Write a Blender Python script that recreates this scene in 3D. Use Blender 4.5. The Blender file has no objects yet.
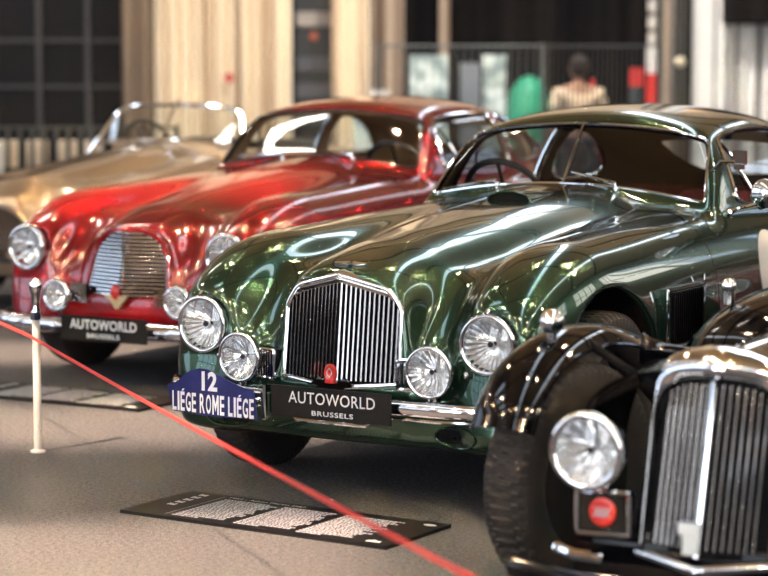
import bpy, math, random
import numpy as np
from mathutils import Vector, Matrix
PI = math.pi
random.seed(7); rng = np.random.default_rng(7)
scene = bpy.context.scene
col = scene.collection
# ------------------------------------------------------------------ camera
FPX, CAMH, PITCH = 2196.5, 1.5207, math.atan((288-66.66)/2196.5)
cd = bpy.data.cameras.new('camera'); cam = bpy.data.objects.new('camera', cd); col.objects.link(cam)
cd.sensor_width = 36.0; cd.lens = FPX/768*36.0; cd.clip_end = 300
cam.location = (0, 0, CAMH); cam.rotation_euler = (PI/2-PITCH, 0, 0)
cd.dof.use_dof = True; cd.dof.focus_distance = 7.75; cd.dof.aperture_fstop = 2.1
scene.camera = cam
# ------------------------------------------------------------------ exposure, world, sun, windows
scene.view_settings.view_transform = 'Standard'; scene.view_settings.look = 'None'
scene.view_settings.gamma = 1.0; scene.view_settings.use_curve_mapping = False
scene.view_settings.exposure = 0.12
world = bpy.data.worlds.new('world'); scene.world = world; world.use_nodes = True
bg = world.node_tree.nodes['Background']; bg.inputs[0].default_value = (0.62, 0.76, 1.0, 1); bg.inputs[1].default_value = 2.0
sd = bpy.data.lights.new('sun', 'SUN'); sd.energy = 13.5; sd.angle = math.radians(2.8); sd.color = (1.0, 0.70, 0.50)
sun = bpy.data.objects.new('sun', sd); col.objects.link(sun)
sun.rotation_euler = Vector((-0.42, -0.50, 1.0)).to_track_quat('Z', 'Y').to_euler()
def area(name, loc, target, sx, sy, power, color):
    l = bpy.data.lights.new(name, 'AREA'); l.shape = 'RECTANGLE'; l.size = sx; l.size_y = sy; l.energy = power; l.color = color
    o = bpy.data.objects.new(name, l); col.objects.link(o); o.location = loc
    o.rotation_euler = (Vector(target)-Vector(loc)).to_track_quat('-Z', 'Y').to_euler(); return o
BLUE = (0.72, 0.86, 1.0); CREAM = (1.0, 0.86, 0.68)
for y_ in (4.8, 14.8):   # daylight in the tall side windows
    area('daylight_left', (-15.4, y_, 4.1), (0, y_, 3.2), 9, 4.9, 200, BLUE)
for y_ in (-5.2, 4.8, 14.8):
    area('daylight_right', (15.4, y_, 5.3), (0, y_, 3.2), 9, 2.4, 200, (1.0,.80,.52))
area('daylight_left', (-15.4, -8.5, 3.4), (0, -7.0, 3.0), 6.2, 6.4, 900, (.88,.94,1.0))  # opening and light added for a bright reflection in the green car's grille
for x_, p_ in ((-10.7, 600), (-.3, 330), (4.9, 330)):          # daylight in the windows behind the camera
    area('daylight_front', (x_, -12.5, 3.4), (x_, 0, 2.8), 3.5, 6.0, p_, (1.0,.97,.93))
for x_, w_, p_ in ((-10.95,.7,450), (-4.65,2.4,800), (3.0,.8,520), (8.95,.7,450)):   # daylight in the roof lights
    area('daylight_roof', (x_, 7.5, 8.25), (x_, 7.5, 0), w_, 38, p_, (.78,.89,1.0))
for x_ in (-8.3, -1.2, 6.8):                                       # warm fill added to brighten the ceiling, no real lamps there
    area('ceiling_fill', (x_, 7.5, 6.3), (x_, 7.5, 9), .25, 34, 130, (1.0,.70,.36))
area('curtain_fill', (-6.5, 19.5, 6.6), (-1.2, 24.5, 1.5), 1.6, .5, 260, (1.0,.90,.78))   # fill lights added to brighten the curtains
area('curtain_fill', (.6, 19.5, 6.6), (4.2, 24.5, 1.5), 1.6, .5, 560, (1.0,.93,.86))  # second added fill, for the white strip curtains
area('balustrade_fill', (-4.5, 13.5, 6.6), (-3.0, 18.9, .8), 1.6, .5, 150, (1.0,.90,.78))  # fill added to brighten the bollards and the beige convertible

# ------------------------------------------------------------------ materials
MATS = {}
def mat(name, color=(.5,.5,.5), rough=.5, metal=0.0, coat=0.0, spec=.5, bump=None, emit=None, trans=0, noise=None, coatrough=.02):
    if name in MATS: return MATS[name]
    m = bpy.data.materials.new(name); m.use_nodes = True; nt = m.node_tree; b = nt.nodes['Principled BSDF']
    b.inputs['Base Color'].default_value = (*color, 1); b.inputs['Roughness'].default_value = rough
    b.inputs['Metallic'].default_value = metal; b.inputs['Coat Weight'].default_value = coat
    b.inputs['Coat Roughness'].default_value = coatrough; b.inputs['Specular IOR Level'].default_value = spec
    b.inputs['Transmission Weight'].default_value = trans
    if emit: b.inputs['Emission Color'].default_value = (*emit[0], 1); b.inputs['Emission Strength'].default_value = emit[1]
    tc = nt.nodes.new('ShaderNodeTexCoord')
    if noise:   # scale, colour2, contrast low, high
        n = nt.nodes.new('ShaderNodeTexNoise'); n.inputs['Scale'].default_value = noise[0]; n.inputs['Detail'].default_value = 4
        r = nt.nodes.new('ShaderNodeValToRGB'); r.color_ramp.elements[0].position = noise[2]; r.color_ramp.elements[1].position = noise[3]
        r.color_ramp.elements[0].color = (*color, 1); r.color_ramp.elements[1].color = (*noise[1], 1)
        nt.links.new(tc.outputs['Object'], n.inputs['Vector']); nt.links.new(n.outputs['Fac'], r.inputs['Fac']); nt.links.new(r.outputs['Color'], b.inputs['Base Color'])
    if bump:
        n = nt.nodes.new('ShaderNodeTexNoise'); n.inputs['Scale'].default_value = bump[0]; n.inputs['Detail'].default_value = 3
        bp = nt.nodes.new('ShaderNodeBump'); bp.inputs['Strength'].default_value = bump[1]; bp.inputs['Distance'].default_value = 0.01
        nt.links.new(tc.outputs['Object'], n.inputs['Vector']); nt.links.new(n.outputs['Fac'], bp.inputs['Height']); nt.links.new(bp.outputs['Normal'], b.inputs['Normal'])
    MATS[name] = m; return m
def streakmat(name, c1, c2, sx=9, lo=.35, hi=.65, rough=.85):   # cloth or strips with vertical streaks of colour
    m = mat(name, c1, rough, spec=.1, noise=(1.0, c2, lo, hi)); nt = m.node_tree
    n = [q for q in nt.nodes if q.type == 'TEX_NOISE'][0]; tc = [q for q in nt.nodes if q.type == 'TEX_COORD'][0]
    mp = nt.nodes.new('ShaderNodeMapping'); mp.inputs['Scale'].default_value = (sx, sx*.2, .04); nt.links.new(tc.outputs['Object'], mp.inputs['Vector']); nt.links.new(mp.outputs['Vector'], n.inputs['Vector']); return m
def glassmat(name, tint=(.92,.95,.94), ior=1.5, boost=1.0):
    m = bpy.data.materials.new(name); m.use_nodes = True; nt = m.node_tree; nt.nodes.clear()
    o = nt.nodes.new('ShaderNodeOutputMaterial'); mx = nt.nodes.new('ShaderNodeMixShader'); t = nt.nodes.new('ShaderNodeBsdfTransparent')
    g = nt.nodes.new('ShaderNodeBsdfGlossy'); f = nt.nodes.new('ShaderNodeLayerWeight'); f.inputs['Blend'].default_value = .5
    pw = nt.nodes.new('ShaderNodeMath'); pw.operation = 'POWER'; pw.inputs[1].default_value = 4.0; ad = nt.nodes.new('ShaderNodeMath'); ad.operation = 'ADD'; ad.inputs[1].default_value = .045
    g.inputs['Roughness'].default_value = .01; t.inputs[0].default_value = (*tint, 1)
    mm = nt.nodes.new('ShaderNodeMath'); mm.operation = 'MULTIPLY'; mm.inputs[1].default_value = boost; mm.use_clamp = True
    nt.links.new(f.outputs['Facing'], pw.inputs[0]); nt.links.new(pw.outputs[0], ad.inputs[0]); nt.links.new(ad.outputs[0], mm.inputs[0]); nt.links.new(mm.outputs[0], mx.inputs[0]); nt.links.new(t.outputs[0], mx.inputs[1]); nt.links.new(g.outputs[0], mx.inputs[2])
    nt.links.new(mx.outputs[0], o.inputs[0]); return m
CHROME = mat('chrome', (.86,.86,.87), .05, 1.0)
BLACKM = mat('black_underbody', (.006,.006,.007), .85, spec=.1)
RUBBER = mat('tyre_rubber', (.022,.020,.019), .62, spec=.3)
GLASS = glassmat('window_glass', boost=1.3)
LENS = glassmat('lamp_lens_glass', (.97,.98,1.0), 1.45, 1.4)
def paint(name, base, metal=.55, rough=.28):
    return mat(name, base, rough, metal, coat=1.0, coatrough=.015)
# ------------------------------------------------------------------ mesh kernel
def link(o, parent=None):
    col.objects.link(o)
    if parent is not None: o.parent = parent
    return o
def newobj(name, V, F, m, parent=None, smooth=True, normals=None, mats=None, mi=None, autos=None):
    me = bpy.data.meshes.new(name)
    V = np.asarray(V, dtype=np.float64).reshape(-1, 3)
    me.from_pydata(V.tolist(), [], F.tolist() if isinstance(F, np.ndarray) else F)
    for k in (mats or [m]): me.materials.append(k)
    if mi is not None: me.polygons.foreach_set('material_index', np.asarray(mi, dtype=np.int32))
    me.polygons.foreach_set('use_smooth', [smooth]*len(me.polygons))
    me.update()
    if normals is not None: me.normals_split_custom_set_from_vertices(np.asarray(normals).tolist())
    elif smooth and autos: me.set_sharp_from_angle(angle=math.radians(autos))
    return link(bpy.data.objects.new(name, me), parent)
def root(name, loc=(0,0,0), rz=0, label=None, cat=None, group=None):
    o = bpy.data.objects.new(name, None); col.objects.link(o); o.location = loc; o.rotation_euler = (0,0,rz); o.empty_display_size = .2
    tag(o, label, cat, group); return o
def tag(o, label=None, cat=None, group=None, kind=None):
    if label: o['label'] = label
    if cat: o['category'] = cat
    if group: o['group'] = group
    if kind: o['kind'] = kind
    return o
class MB:
    def __init__(s): s.V = []; s.F = []; s.M = []; s.n = 0; s.cur = 0
    def add(s, V, F):
        V = np.asarray(V, float).reshape(-1, 3); s.V.append(V)
        for f in F: s.F.append([int(i)+s.n for i in f]); s.M.append(s.cur)
        s.n += len(V); return s
    def box(s, c, d, R=None):
        x, y, z = np.array(d)/2
        v = np.array([[-x,-y,-z],[x,-y,-z],[x,y,-z],[-x,y,-z],[-x,-y,z],[x,-y,z],[x,y,z],[-x,y,z]])
        if R is not None: v = v @ np.array(R).T
        return s.add(v+np.array(c), [(0,3,2,1),(4,5,6,7),(0,1,5,4),(1,2,6,5),(2,3,7,6),(3,0,4,7)])
    def grid(s, P, closeu=False, closev=False, flip=False):
        P = np.asarray(P, float); nu, nv = P.shape[:2]; F = []
        for i in range(nu if closeu else nu-1):
            for j in range(nv if closev else nv-1):
                a, b = i*nv+j, ((i+1)%nu)*nv+j; c, d = ((i+1)%nu)*nv+(j+1)%nv, i*nv+(j+1)%nv
                F.append((d,c,b,a) if flip else (a,b,c,d))
        return s.add(P.reshape(-1,3), F)
    def tube(s, P, r, n=10, closed=False, caps=True, sq=None):
        P = np.asarray(P, float); m = len(P); r = np.broadcast_to(r, (m,)).astype(float)
        if closed: T = np.roll(P,-1,0)-np.roll(P,1,0)
        else: T = np.gradient(P, axis=0)
        T /= np.linalg.norm(T, axis=1)[:,None]+1e-12
        u = np.cross(T[0], [0,0,1]);
        if np.linalg.norm(u) < .1: u = np.cross(T[0], [1,0,0])
        u /= np.linalg.norm(u); R = []
        for i in range(m):
            u = u - T[i]*(u@T[i]); u /= np.linalg.norm(u); w = np.cross(T[i], u)
            a = np.linspace(0, 2*PI, n, endpoint=False)
            ru, rw = (r[i], r[i]) if sq is None else (r[i]*sq[0], r[i]*sq[1])
            R.append(P[i]+np.outer(np.cos(a), u)*ru+np.outer(np.sin(a), w)*rw)
        R = np.array(R); n0 = s.n; s.grid(R, closeu=closed, closev=True, flip=True)
        if caps and not closed:
            s.F.append([n0+k for k in range(n)]); s.M.append(s.cur); s.F.append([n0+(m-1)*n+k for k in range(n)][::-1]); s.M.append(s.cur)
        return s
    def lathe(s, prof, org, axis, n=48, up=(0,0,1), rad=None):
        # prof: list of (t along axis, radius)
        a = np.array(axis, float); a /= np.linalg.norm(a); u = np.cross(up, a); u /= np.linalg.norm(u); w = np.cross(a, u)
        th = np.linspace(0, 2*PI, n, endpoint=False); G = []
        for i, (t, r) in enumerate(prof):
            rr = r*np.ones(n) if rad is None else rad(i, t, r, th)
            G.append(np.array(org)+a*t+np.outer(rr*np.cos(th), u)+np.outer(rr*np.sin(th), w))
        return s.grid(np.array(G), closev=True)
    def poly(s, P, n, d):   # polygon prism: points P (k,3), extruded by vector d*n
        P = np.asarray(P, float); k = len(P); n = np.array(n, float)*d
        return s.add(np.vstack([P, P+n]), [list(range(k))[::-1], list(range(k, 2*k))]+[(i, (i+1)%k, k+(i+1)%k, k+i) for i in range(k)])
    def build(s, name, m, parent=None, smooth=True, autos=40, mats=None):
        return newobj(name, np.vstack(s.V), s.F, m, parent, smooth, autos=autos, mats=mats, mi=s.M if mats else None)
def curve_table(keys, sig=.05, lo=-4.2, hi=1.4):
    k = np.array(sorted(keys), float); xs = np.linspace(lo, hi, 1401); v = np.interp(xs, k[:,0], k[:,1]); dx = xs[1]-xs[0]
    n = int(4*sig/dx); w = np.exp(-.5*(np.arange(-n, n+1)*dx/sig)**2); w /= w.sum()
    v = np.convolve(np.pad(v, n, mode='edge'), w, mode='valid')
    return lambda x: np.interp(x, xs, v)
def lse(a, b, k): # smooth min
    return -k*np.logaddexp(-a/k, -b/k)
def lsx(a, b, k): # smooth max
    return k*np.logaddexp(a/k, b/k)
def isosurf(f, lo, hi, h):
    lo = np.array(lo, float); n = np.ceil((np.array(hi)-lo)/h/4).astype(int)*4+1
    ax = [lo[i]+h*np.arange(n[i]) for i in range(3)]
    Xc, Yc, Zc = np.meshgrid(ax[0][::4], ax[1][::4], ax[2][::4], indexing='ij')
    Fc = f(Xc, Yc, Zc)
    up = Fc
    for a in range(3): up = np.repeat(up, 4, axis=a)
    up = up[2:2+n[0], 2:2+n[1], 2:2+n[2]]   # nearest coarse sample
    F = up.copy(); mask = np.abs(up) < 12*h
    I = np.argwhere(mask); st = 400000
    for q in range(0, len(I), st):
        J = I[q:q+st]; F[J[:,0], J[:,1], J[:,2]] = f(ax[0][J[:,0]], ax[1][J[:,1]], ax[2][J[:,2]])
    S = F < 0
    c = [S[i:n[0]-1+i, j:n[1]-1+j, k:n[2]-1+k] for i in (0,1) for j in (0,1) for k in (0,1)]
    cnt = sum(x.astype(np.int8) for x in c); act = (cnt > 0) & (cnt < 8)
    idx = -np.ones(act.shape, dtype=np.int64); A = np.argwhere(act); idx[act] = np.arange(len(A))
    P = np.zeros((len(A), 3)); C = np.zeros(len(A))
    crn = [(i,j,k) for i in (0,1) for j in (0,1) for k in (0,1)]
    val = {q: F[A[:,0]+q[0], A[:,1]+q[1], A[:,2]+q[2]] for q in crn}
    for a in crn:
        for d in range(3):
            if a[d] == 0:
                b = list(a); b[d] = 1; b = tuple(b); va, vb = val[a], val[b]; m = (va < 0) != (vb < 0)
                t = np.where(m, va/np.where(m, va-vb, 1), 0); p = np.array(a, float)[None,:]+0*P; p[:,d] += t
                P += p*m[:,None]; C += m
    V = lo+h*(A+P/C[:,None]); Q = []
    for d in range(3):
        e, g = (d+1)%3, (d+2)%3
        s0 = [slice(None)]*3; s1 = [slice(None)]*3; s0[d] = slice(0, -1); s1[d] = slice(1, None)
        a, b = S[tuple(s0)], S[tuple(s1)]; E = np.argwhere(a != b); E = E[(E[:,e] > 0) & (E[:,g] > 0) & (E[:,e] < n[e]-1) & (E[:,g] < n[g]-1)]
        ins = a[E[:,0], E[:,1], E[:,2]]
        def cell(oe, og):
            q = E.copy(); q[:,e] += oe; q[:,g] += og; return idx[q[:,0], q[:,1], q[:,2]]
        q = np.stack([cell(-1,-1), cell(0,-1), cell(0,0), cell(-1,0)], 1)
        q[~ins] = q[~ins][:, ::-1]; Q.append(q)
    Q = np.vstack(Q); Q = Q[(Q >= 0).all(1)]
    for _ in range(3):
        v, g = grad(f, V); st = v/np.maximum((g*g).sum(1), .04); V = V-g*np.clip(st, -h, h)[:,None]
    _, g = grad(f, V); return V, Q, g/(np.linalg.norm(g, axis=1)[:,None]+1e-9)
def grad(f, V, e=1.5e-3):
    x, y, z = V.T; v = f(x, y, z)
    return v, np.stack([f(x+e,y,z)-f(x-e,y,z), f(x,y+e,z)-f(x,y-e,z), f(x,y,z+e)-f(x,y,z-e)], 1)/(2*e)
def tri(Q): return np.vstack([Q[:,[0,1,2]], Q[:,[0,2,3]]]) if Q.shape[1] == 4 else Q
def clip(V, T, N, g):   # keep g<0
    ins = g < 0; c = ins[T].sum(1); keep = T[c == 3]; out = [keep]; base = len(V); ek = {}
    newV = []; newN = []
    for cc in (1, 2):
        t = T[c == cc]
        if not len(t): continue
        odd = (ins[t] if cc == 1 else ~ins[t]).argmax(1); r = np.arange(len(t))
        a, b, d = t[r, odd], t[r, (odd+1)%3], t[r, (odd+2)%3]
        def mid(p, q):
            res = np.empty(len(p), dtype=np.int64)
            for i, (u, w) in enumerate(zip(p.tolist(), q.tolist())):
                k = (u, w) if u < w else (w, u)
                if k not in ek:
                    s = g[k[0]]/(g[k[0]]-g[k[1]]); ek[k] = base+len(newV)
                    newV.append(V[k[0]]*(1-s)+V[k[1]]*s); nn = N[k[0]]*(1-s)+N[k[1]]*s; newN.append(nn/(np.linalg.norm(nn)+1e-9))
                res[i] = ek[k]
            return res
        ab, ad = mid(a, b), mid(a, d)
        if cc == 1: out.append(np.stack([a, ab, ad], 1))
        else: out.append(np.stack([ab, b, d], 1)); out.append(np.stack([ab, d, ad], 1))
    T2 = np.vstack(out)
    if newV: V = np.vstack([V, newV]); N = np.vstack([N, newN])
    return compact(V, T2, N)
def compact(V, T, N):
    u, inv = np.unique(T, return_inverse=True); return V[u], inv.reshape(T.shape), N[u]
def polysdf(px, py, poly):  # negative inside
    P = np.asarray(poly, float); d = np.full(px.shape, 1e9); ins = np.zeros(px.shape, bool)
    for i in range(len(P)):
        a, b = P[i], P[(i+1) % len(P)]; e = b-a; wx, wy = px-a[0], py-a[1]
        t = np.clip((wx*e[0]+wy*e[1])/(e@e+1e-12), 0, 1); d = np.minimum(d, (wx-e[0]*t)**2+(wy-e[1]*t)**2)
        c = ((a[1] > py) != (b[1] > py)); ins ^= c & (px < (b[0]-a[0])*(py-a[1])/((b[1]-a[1]) if b[1] != a[1] else 1e-9)+a[0])
    d = np.sqrt(d); return np.where(ins, -d, d)
def chaikin(P, n=3, closed=True):
    P = np.asarray(P, float)
    for _ in range(n):
        A = P if closed else P[:-1]; B = np.roll(P, -1, 0) if closed else P[1:]
        Q = np.empty((2*len(A), P.shape[1])); Q[0::2] = .75*A+.25*B; Q[1::2] = .25*A+.75*B
        P = Q if closed else np.vstack([P[:1], Q, P[-1:]])
    return P
def resample(P, n, closed=False):
    P = np.asarray(P, float); Q = np.vstack([P, P[:1]]) if closed else P
    s = np.r_[0, np.cumsum(np.linalg.norm(np.diff(Q, axis=0), axis=1))]; t = np.linspace(0, s[-1], n+1)[:-1] if closed else np.linspace(0, s[-1], n)
    return np.stack([np.interp(t, s, Q[:,k]) for k in range(Q.shape[1])], 1)
def hit(f, p0, d, t1, n=160):  # first outside->inside crossing along ray
    p0 = np.array(p0, float); d = np.array(d, float); t = np.linspace(0, t1, n); P = p0+t[:,None]*d; v = f(*P.T)
    k = np.argmax(v < 0)
    if k == 0: return p0
    a, b = t[k-1], t[k]
    for _ in range(25):
        m = (a+b)/2; q = p0+m*d
        if f(np.array([q[0]]), np.array([q[1]]), np.array([q[2]]))[0] < 0: b = m
        else: a = m
    return p0+b*d
def text(name, s, m, parent, org, xd, yd, size_h, width=None, depth=.0012, bold=0.0, space=1.0, center=True, shear=0):
    c = bpy.data.curves.new(name, 'FONT'); c.body = s; c.align_x = 'LEFT'; c.offset = bold; c.space_character = space; c.extrude = 0; c.shear = shear; c.resolution_u = 3
    t = bpy.data.objects.new(name, c); col.objects.link(t); bpy.context.view_layer.update()
    me = bpy.data.meshes.new_from_object(t.evaluated_get(bpy.context.evaluated_depsgraph_get()))
    col.objects.unlink(t); bpy.data.objects.remove(t); bpy.data.curves.remove(c)
    V = np.array([v.co[:] for v in me.vertices]); F = [list(p.vertices) for p in me.polygons]; bpy.data.meshes.remove(me)
    x0, x1 = V[:,0].min(), V[:,0].max(); y0, y1 = V[:,1].min(), V[:,1].max(); sy = size_h/(y1-y0); sx = sy if width is None else width/(x1-x0)
    X = (V[:,0]-(x0+x1)/2 if center else V[:,0]-x0)*sx; Y = (V[:,1]-(y0+y1)/2)*sy
    xd = np.array(xd, float); yd = np.array(yd, float); n = np.cross(xd, yd)
    P = np.array(org)+X[:,None]*xd+Y[:,None]*yd+n*depth
    return P, F, newobj(name, P, F, m, parent, smooth=False) if m else None
# ------------------------------------------------------------------ fields of the coupe bodies (X forward, Y to the car's left, Z up, origin under the front axle)
def vmin(v): return v
HOOD_A = [(1.3,.70),(.70,.795),(.645,.812),(.574,.85),(.39,.896),(.113,.938),(-.181,.972),(-.616,1.006)]
def db_fields(cabin=True, arch_top=(0.12,.39,.365), hlz=.608, hood=HOOD_A, nosex=.672, tilt=0.0, pocket=None, crest=None, cowl=1.045):
    hA = curve_table(hood+[(-1.08,cowl),(-1.3,1.03),(-2.0,1.0),(-2.6,.97),(-3.0,.87),(-3.3,.70),(-3.5,.45),(-4,.2)], .05)
    wA = curve_table([(1.3,.24),(.7,.245),(.55,.285),(.3,.37),(0,.45),(-.5,.56),(-1.05,.66),(-2.4,.66),(-3,.58),(-3.4,.40),(-3.6,.2)], .10)
    nA = curve_table([(1,4.2),(.62,3.8),(.45,2.7),(.2,2.3),(-.5,2.4),(-4,2.4)], .06)
    zt = curve_table((crest or [(1.3,.91),(.2,.91),(-.03,.917),(-.39,.932),(-.77,.942)])+[(-1.3,.945),(-1.8,.93),(-2.4,.93),(-2.8,.86),(-3.2,.70),(-3.45,.45),(-4,.2)], .09)
    yc = curve_table([(1.3,.583),(.5,.582),(0,.565),(-1,.555),(-2.4,.555),(-3,.46),(-3.5,.30)], .12)
    wf = curve_table([(1.3,.212),(.4,.215),(.1,.232),(-1,.235),(-2.4,.25),(-3,.24),(-3.5,.2)], .12)
    roof = curve_table([(1,1.2),(-1.0,1.25),(-1.22,1.318),(-1.5,1.356),(-1.8,1.366),(-2.1,1.352),(-2.5,1.265),(-2.9,1.10),(-3.3,.86),(-3.6,.6)], .08)
    W = curve_table([(0,.655),(-2.0,.66),(-2.5,.60),(-3.0,.46),(-3.4,.3)], .12)
    ax, az, ar = arch_top
    def hull(x, y, z):
        ay = np.sqrt(y*y+1e-6)
        # bonnet and deck
        h = hA(x); Y = ay/wA(x); Z = np.maximum(z-.40, 0)/np.maximum(h-.40, .05); n = nA(x)
        p = (Y**n+Z**n)**(1/n); a = (p-1)*.42
        nose = x-(nosex+tilt*np.clip(.76-z,0,.4)-.10*np.maximum(z-.45,0)**1.5-.45*ay*ay)
        a = lsx(a, nose, .018); a = lsx(a, .3-z, .02)
        # fenders
        zc = .55; X = np.maximum(x-.10, 0)/.59; c = zt(x); Zf = np.maximum(z-zc, 0)/np.maximum(c-zc, .05)
        q = np.sqrt(X*X+Zf*Zf); Yf = np.abs(ay-yc(x))/(wf(x)*(1-.18*np.clip((.45-z)/.3, 0, 1)**2)); m = 2.5
        b = ((q**m+Yf**m)**(1/m)-1)*.26; b = lsx(lsx(b, .235-z, .02), x-.640-.25*np.clip(.50-z,0,.2), .016)
        d = lse(a, b, .04)
        # slanting panels between bonnet and fenders
        s = lsx(lsx(ay-.56, z-(.565+1.0*(.60-x)), .03), lsx(x-.60, z-(.80+.1*np.clip(-x,0,1)), .03), .03)
        s = lsx(lsx(s, -3.0-x, .05), .3-z, .02)
        d = lse(d, s, .03)
        # lower body and front apron
        e = lsx(ay-(.775-.10*np.clip((.45-z)/.3,0,1)**2), x-(.665-.16*y*y), .05)
        e = lsx(e, lsx(z-.47, .225-z, .035), .03); e = lsx(e, -3.35+.3*y*y-x, .05)
        d = lse(d, e, .02)
        # wheel arches
        for cx, cr, cz in ((ax, ar, az), (-2.44, .345, .37)):
            r = np.sqrt((x-cx)**2+(np.maximum(z, 0)-cz)**2*(1.0))
            w = lsx(r-cr, .42-ay, .02)
            d = lsx(d, -w, .006)
        pk = lsx(np.hypot(ay-.578, z-hlz)-.088, .575-x, .006)
        d = lsx(d, -pk, .004)
        if pocket:
            at = np.interp(ay, pocket[0], pocket[1])
            q = lsx(lsx(ay-.229, z-at, .006), lsx(.440-z, pocket[2](ay, z)-.034-x, .006), .006)
            d = lsx(d, -q, .004)
        return d
    def cab(x, y, z):
        ay = np.sqrt(y*y+.0004)
        f = (x-(-1.050-.80*(z-1.045)-.12*y*y-.02*ay))/1.28
        r = (z-(roof(x)-.25*y*y))*.95
        dz = z-.985; s = ay-(W(x)-.25*dz-.9*np.maximum(dz,0)**2)
        c = lsx(lsx(f, r, .022), s, .025)
        return lsx(c, .6-z, .02)
    if not cabin: return hull, None, hull
    return hull, cab, (lambda x, y, z: lse(hull(x,y,z), cab(x,y,z), .012))
WS = chaikin([(0,1.052),(.34,1.034),(.60,.990),(.616,.992),(.598,1.06),(.575,1.14),(.545,1.215),(.50,1.245),(.30,1.275),(0,1.290),(-.30,1.275),(-.50,1.245),(-.545,1.215),(-.575,1.14),(-.598,1.06),(-.616,.992),(-.60,.990),(-.34,1.034)], 2)
SW = chaikin([(-1.285,.975),(-1.30,1.05),(-1.335,1.20),(-1.39,1.243),(-1.7,1.268),(-2.03,1.262),(-2.06,1.25),(-2.06,.985),(-2.04,.975),(-1.6,.975)], 2)
QW = chaikin([(-2.13,.99),(-2.13,1.245),(-2.2,1.25),(-2.42,1.19),(-2.60,1.07),(-2.58,1.0)], 2)
RW = chaikin([(-.16,1.0),(.16,1.0),(.29,1.07),(.30,1.17),(.25,1.20),(-.25,1.20),(-.30,1.17),(-.29,1.07)], 2)
DOOR = [(-.80,.30),(-.81,.60),(-.80,.80),(-.79,.93),(-.95,.995),(-1.26,1.3),(-1.5,1.5),(-2.09,1.5),(-2.09,1.0),(-2.05,.6),(-1.98,.30)]
def sphere_pts(mb, c, r, n=16, m=10, sc=(1,1,1)):
    P = np.array([[[c[0]+r*sc[0]*math.sin(t)*math.cos(p), c[1]+r*sc[1]*math.sin(t)*math.sin(p), c[2]+r*sc[2]*math.cos(t)] for p in np.linspace(0,2*PI,n,endpoint=False)] for t in np.linspace(0.001,PI-.001,m)])
    return mb.grid(P, closev=True)
def wheel(car, c, R=.335, w=.15, steer=0.0, treads=64, rim=None, side=1, tread_depth=.007, detail=True):
    t = R; ri = R*.60; half = w/2
    prof = [(-half*.78, ri), (-half*.98, ri+.02), (-half*1.05, R*.82), (-half*.98, R*.93), (-half*.80, R*.985), (-half*.5, R), (-half*.17, R*1.003), (half*.17, R*1.003), (half*.5, R), (half*.80, R*.985), (half*.98, R*.93), (half*1.05, R*.82), (half*.98, ri+.02), (half*.78, ri)]
    R3 = Matrix.Rotation(steer, 3, 'Z'); axv = np.array(R3 @ Vector((0,1,0)))
    def rad(i, t_, r, th):
        if 3 < i < 10: return r-tread_depth*((th*treads/(2*PI)+.35*abs(i-6.5)) % 1 < .32)
        return r+0*th
    wr = MB().lathe(prof, c, axv, n=treads*6 if detail else 48, rad=rad if detail else None).build('wheel', RUBBER, car)
    rm = MB().lathe([(-half*.7, ri+.004), (-half*.55, ri-.012), (-half*.2, ri-.03), (-.01, .10), (0, .03)] if False else [(-half*.74, ri+.006), (-half*.6, ri-.015), (0, ri-.03), (half*.2, ri-.03), (half*.25, .11), (half*.45, .10), (half*.5, .001)], c, axv*side, n=40).build('rim', rim or CHROME, wr)
    MB().lathe([(-half*.74, ri+.006), (-half*.70, ri-.02), (-half*.2, .12), (-half*.1, .001)], c, axv*side, n=32).build('brake_drum', BLACKM, wr)
    return wr
def lamp(car, name, c, r, axis=(1,0,0), bucket=.10, ring=.012, hood=False, flutes=26, mirror=None, stalk=0, deep=.018):
    a = np.array(axis, float); a /= np.linalg.norm(a); c = np.array(c, float)
    body = MB().lathe([(-bucket-.06*(bucket>.08), .02), (-bucket*.9, r*.62), (-bucket*.5, r*.88), (-.012, r*.985), (0, r*1.0)], c, a, n=48)
    if stalk: body.tube([c-a*.02+np.array([0,0,-r*.8]), c-a*.03+np.array([0,0,-r-stalk])], .012, 10)
    body = body.build(name, CHROME if mirror is None else mirror, car)
    m = MB(); th = np.linspace(0, 2*PI, 48, endpoint=False); up = np.array([0,0,1.]); u = np.cross(up, a); u /= np.linalg.norm(u); w = np.cross(a, u)
    m.tube([c+(r-ring*.6)*(math.cos(t)*u+math.sin(t)*w)+a*.002 for t in th], ring, 10, closed=True)
    m.build('lamp_ring', CHROME, body)
    # fluted reflector bowl
    def rad(i, t, rr, th): return rr*(1+.0*th)
    n = 208; G = []
    for k, s in enumerate(np.linspace(.06, .93, 14)):
        t = np.linspace(0, 2*PI, n, endpoint=False); fl = np.abs(((t*flutes/(2*PI)) % 1)-.5)*2*(.4+.6*(np.sin(t) < .3))
        dep = -.055*(1-s*s)*(r/.1)-deep*fl*s*(r/.1)
        G.append(c[None]+a[None]*dep[:,None]+r*s*(np.cos(t)[:,None]*u+np.sin(t)[:,None]*w))
    MB().grid(np.array(G), closev=True).build('reflector', mat('lamp_reflector', (.95,.94,.91), .20, .85), body, autos=25)
    m = MB(); sphere_pts(m, c-a*.02, r*.10); m.build('bulb_shield', mat('dark_bulb', (.05,.05,.055), .25, .6), body)
    m = MB().lathe([(.016*(r/.1)*(1-(k/9)**2)+.002, r*.93*k/9+.0005) for k in range(10)], c, a, n=48)
    m.build('lens', LENS, body)
    return body
def strip_on(F, pts, up, rad, closed=False, n=8, sq=None): return MB().tube(pts, rad, n, closed=closed, sq=sq)
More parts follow.
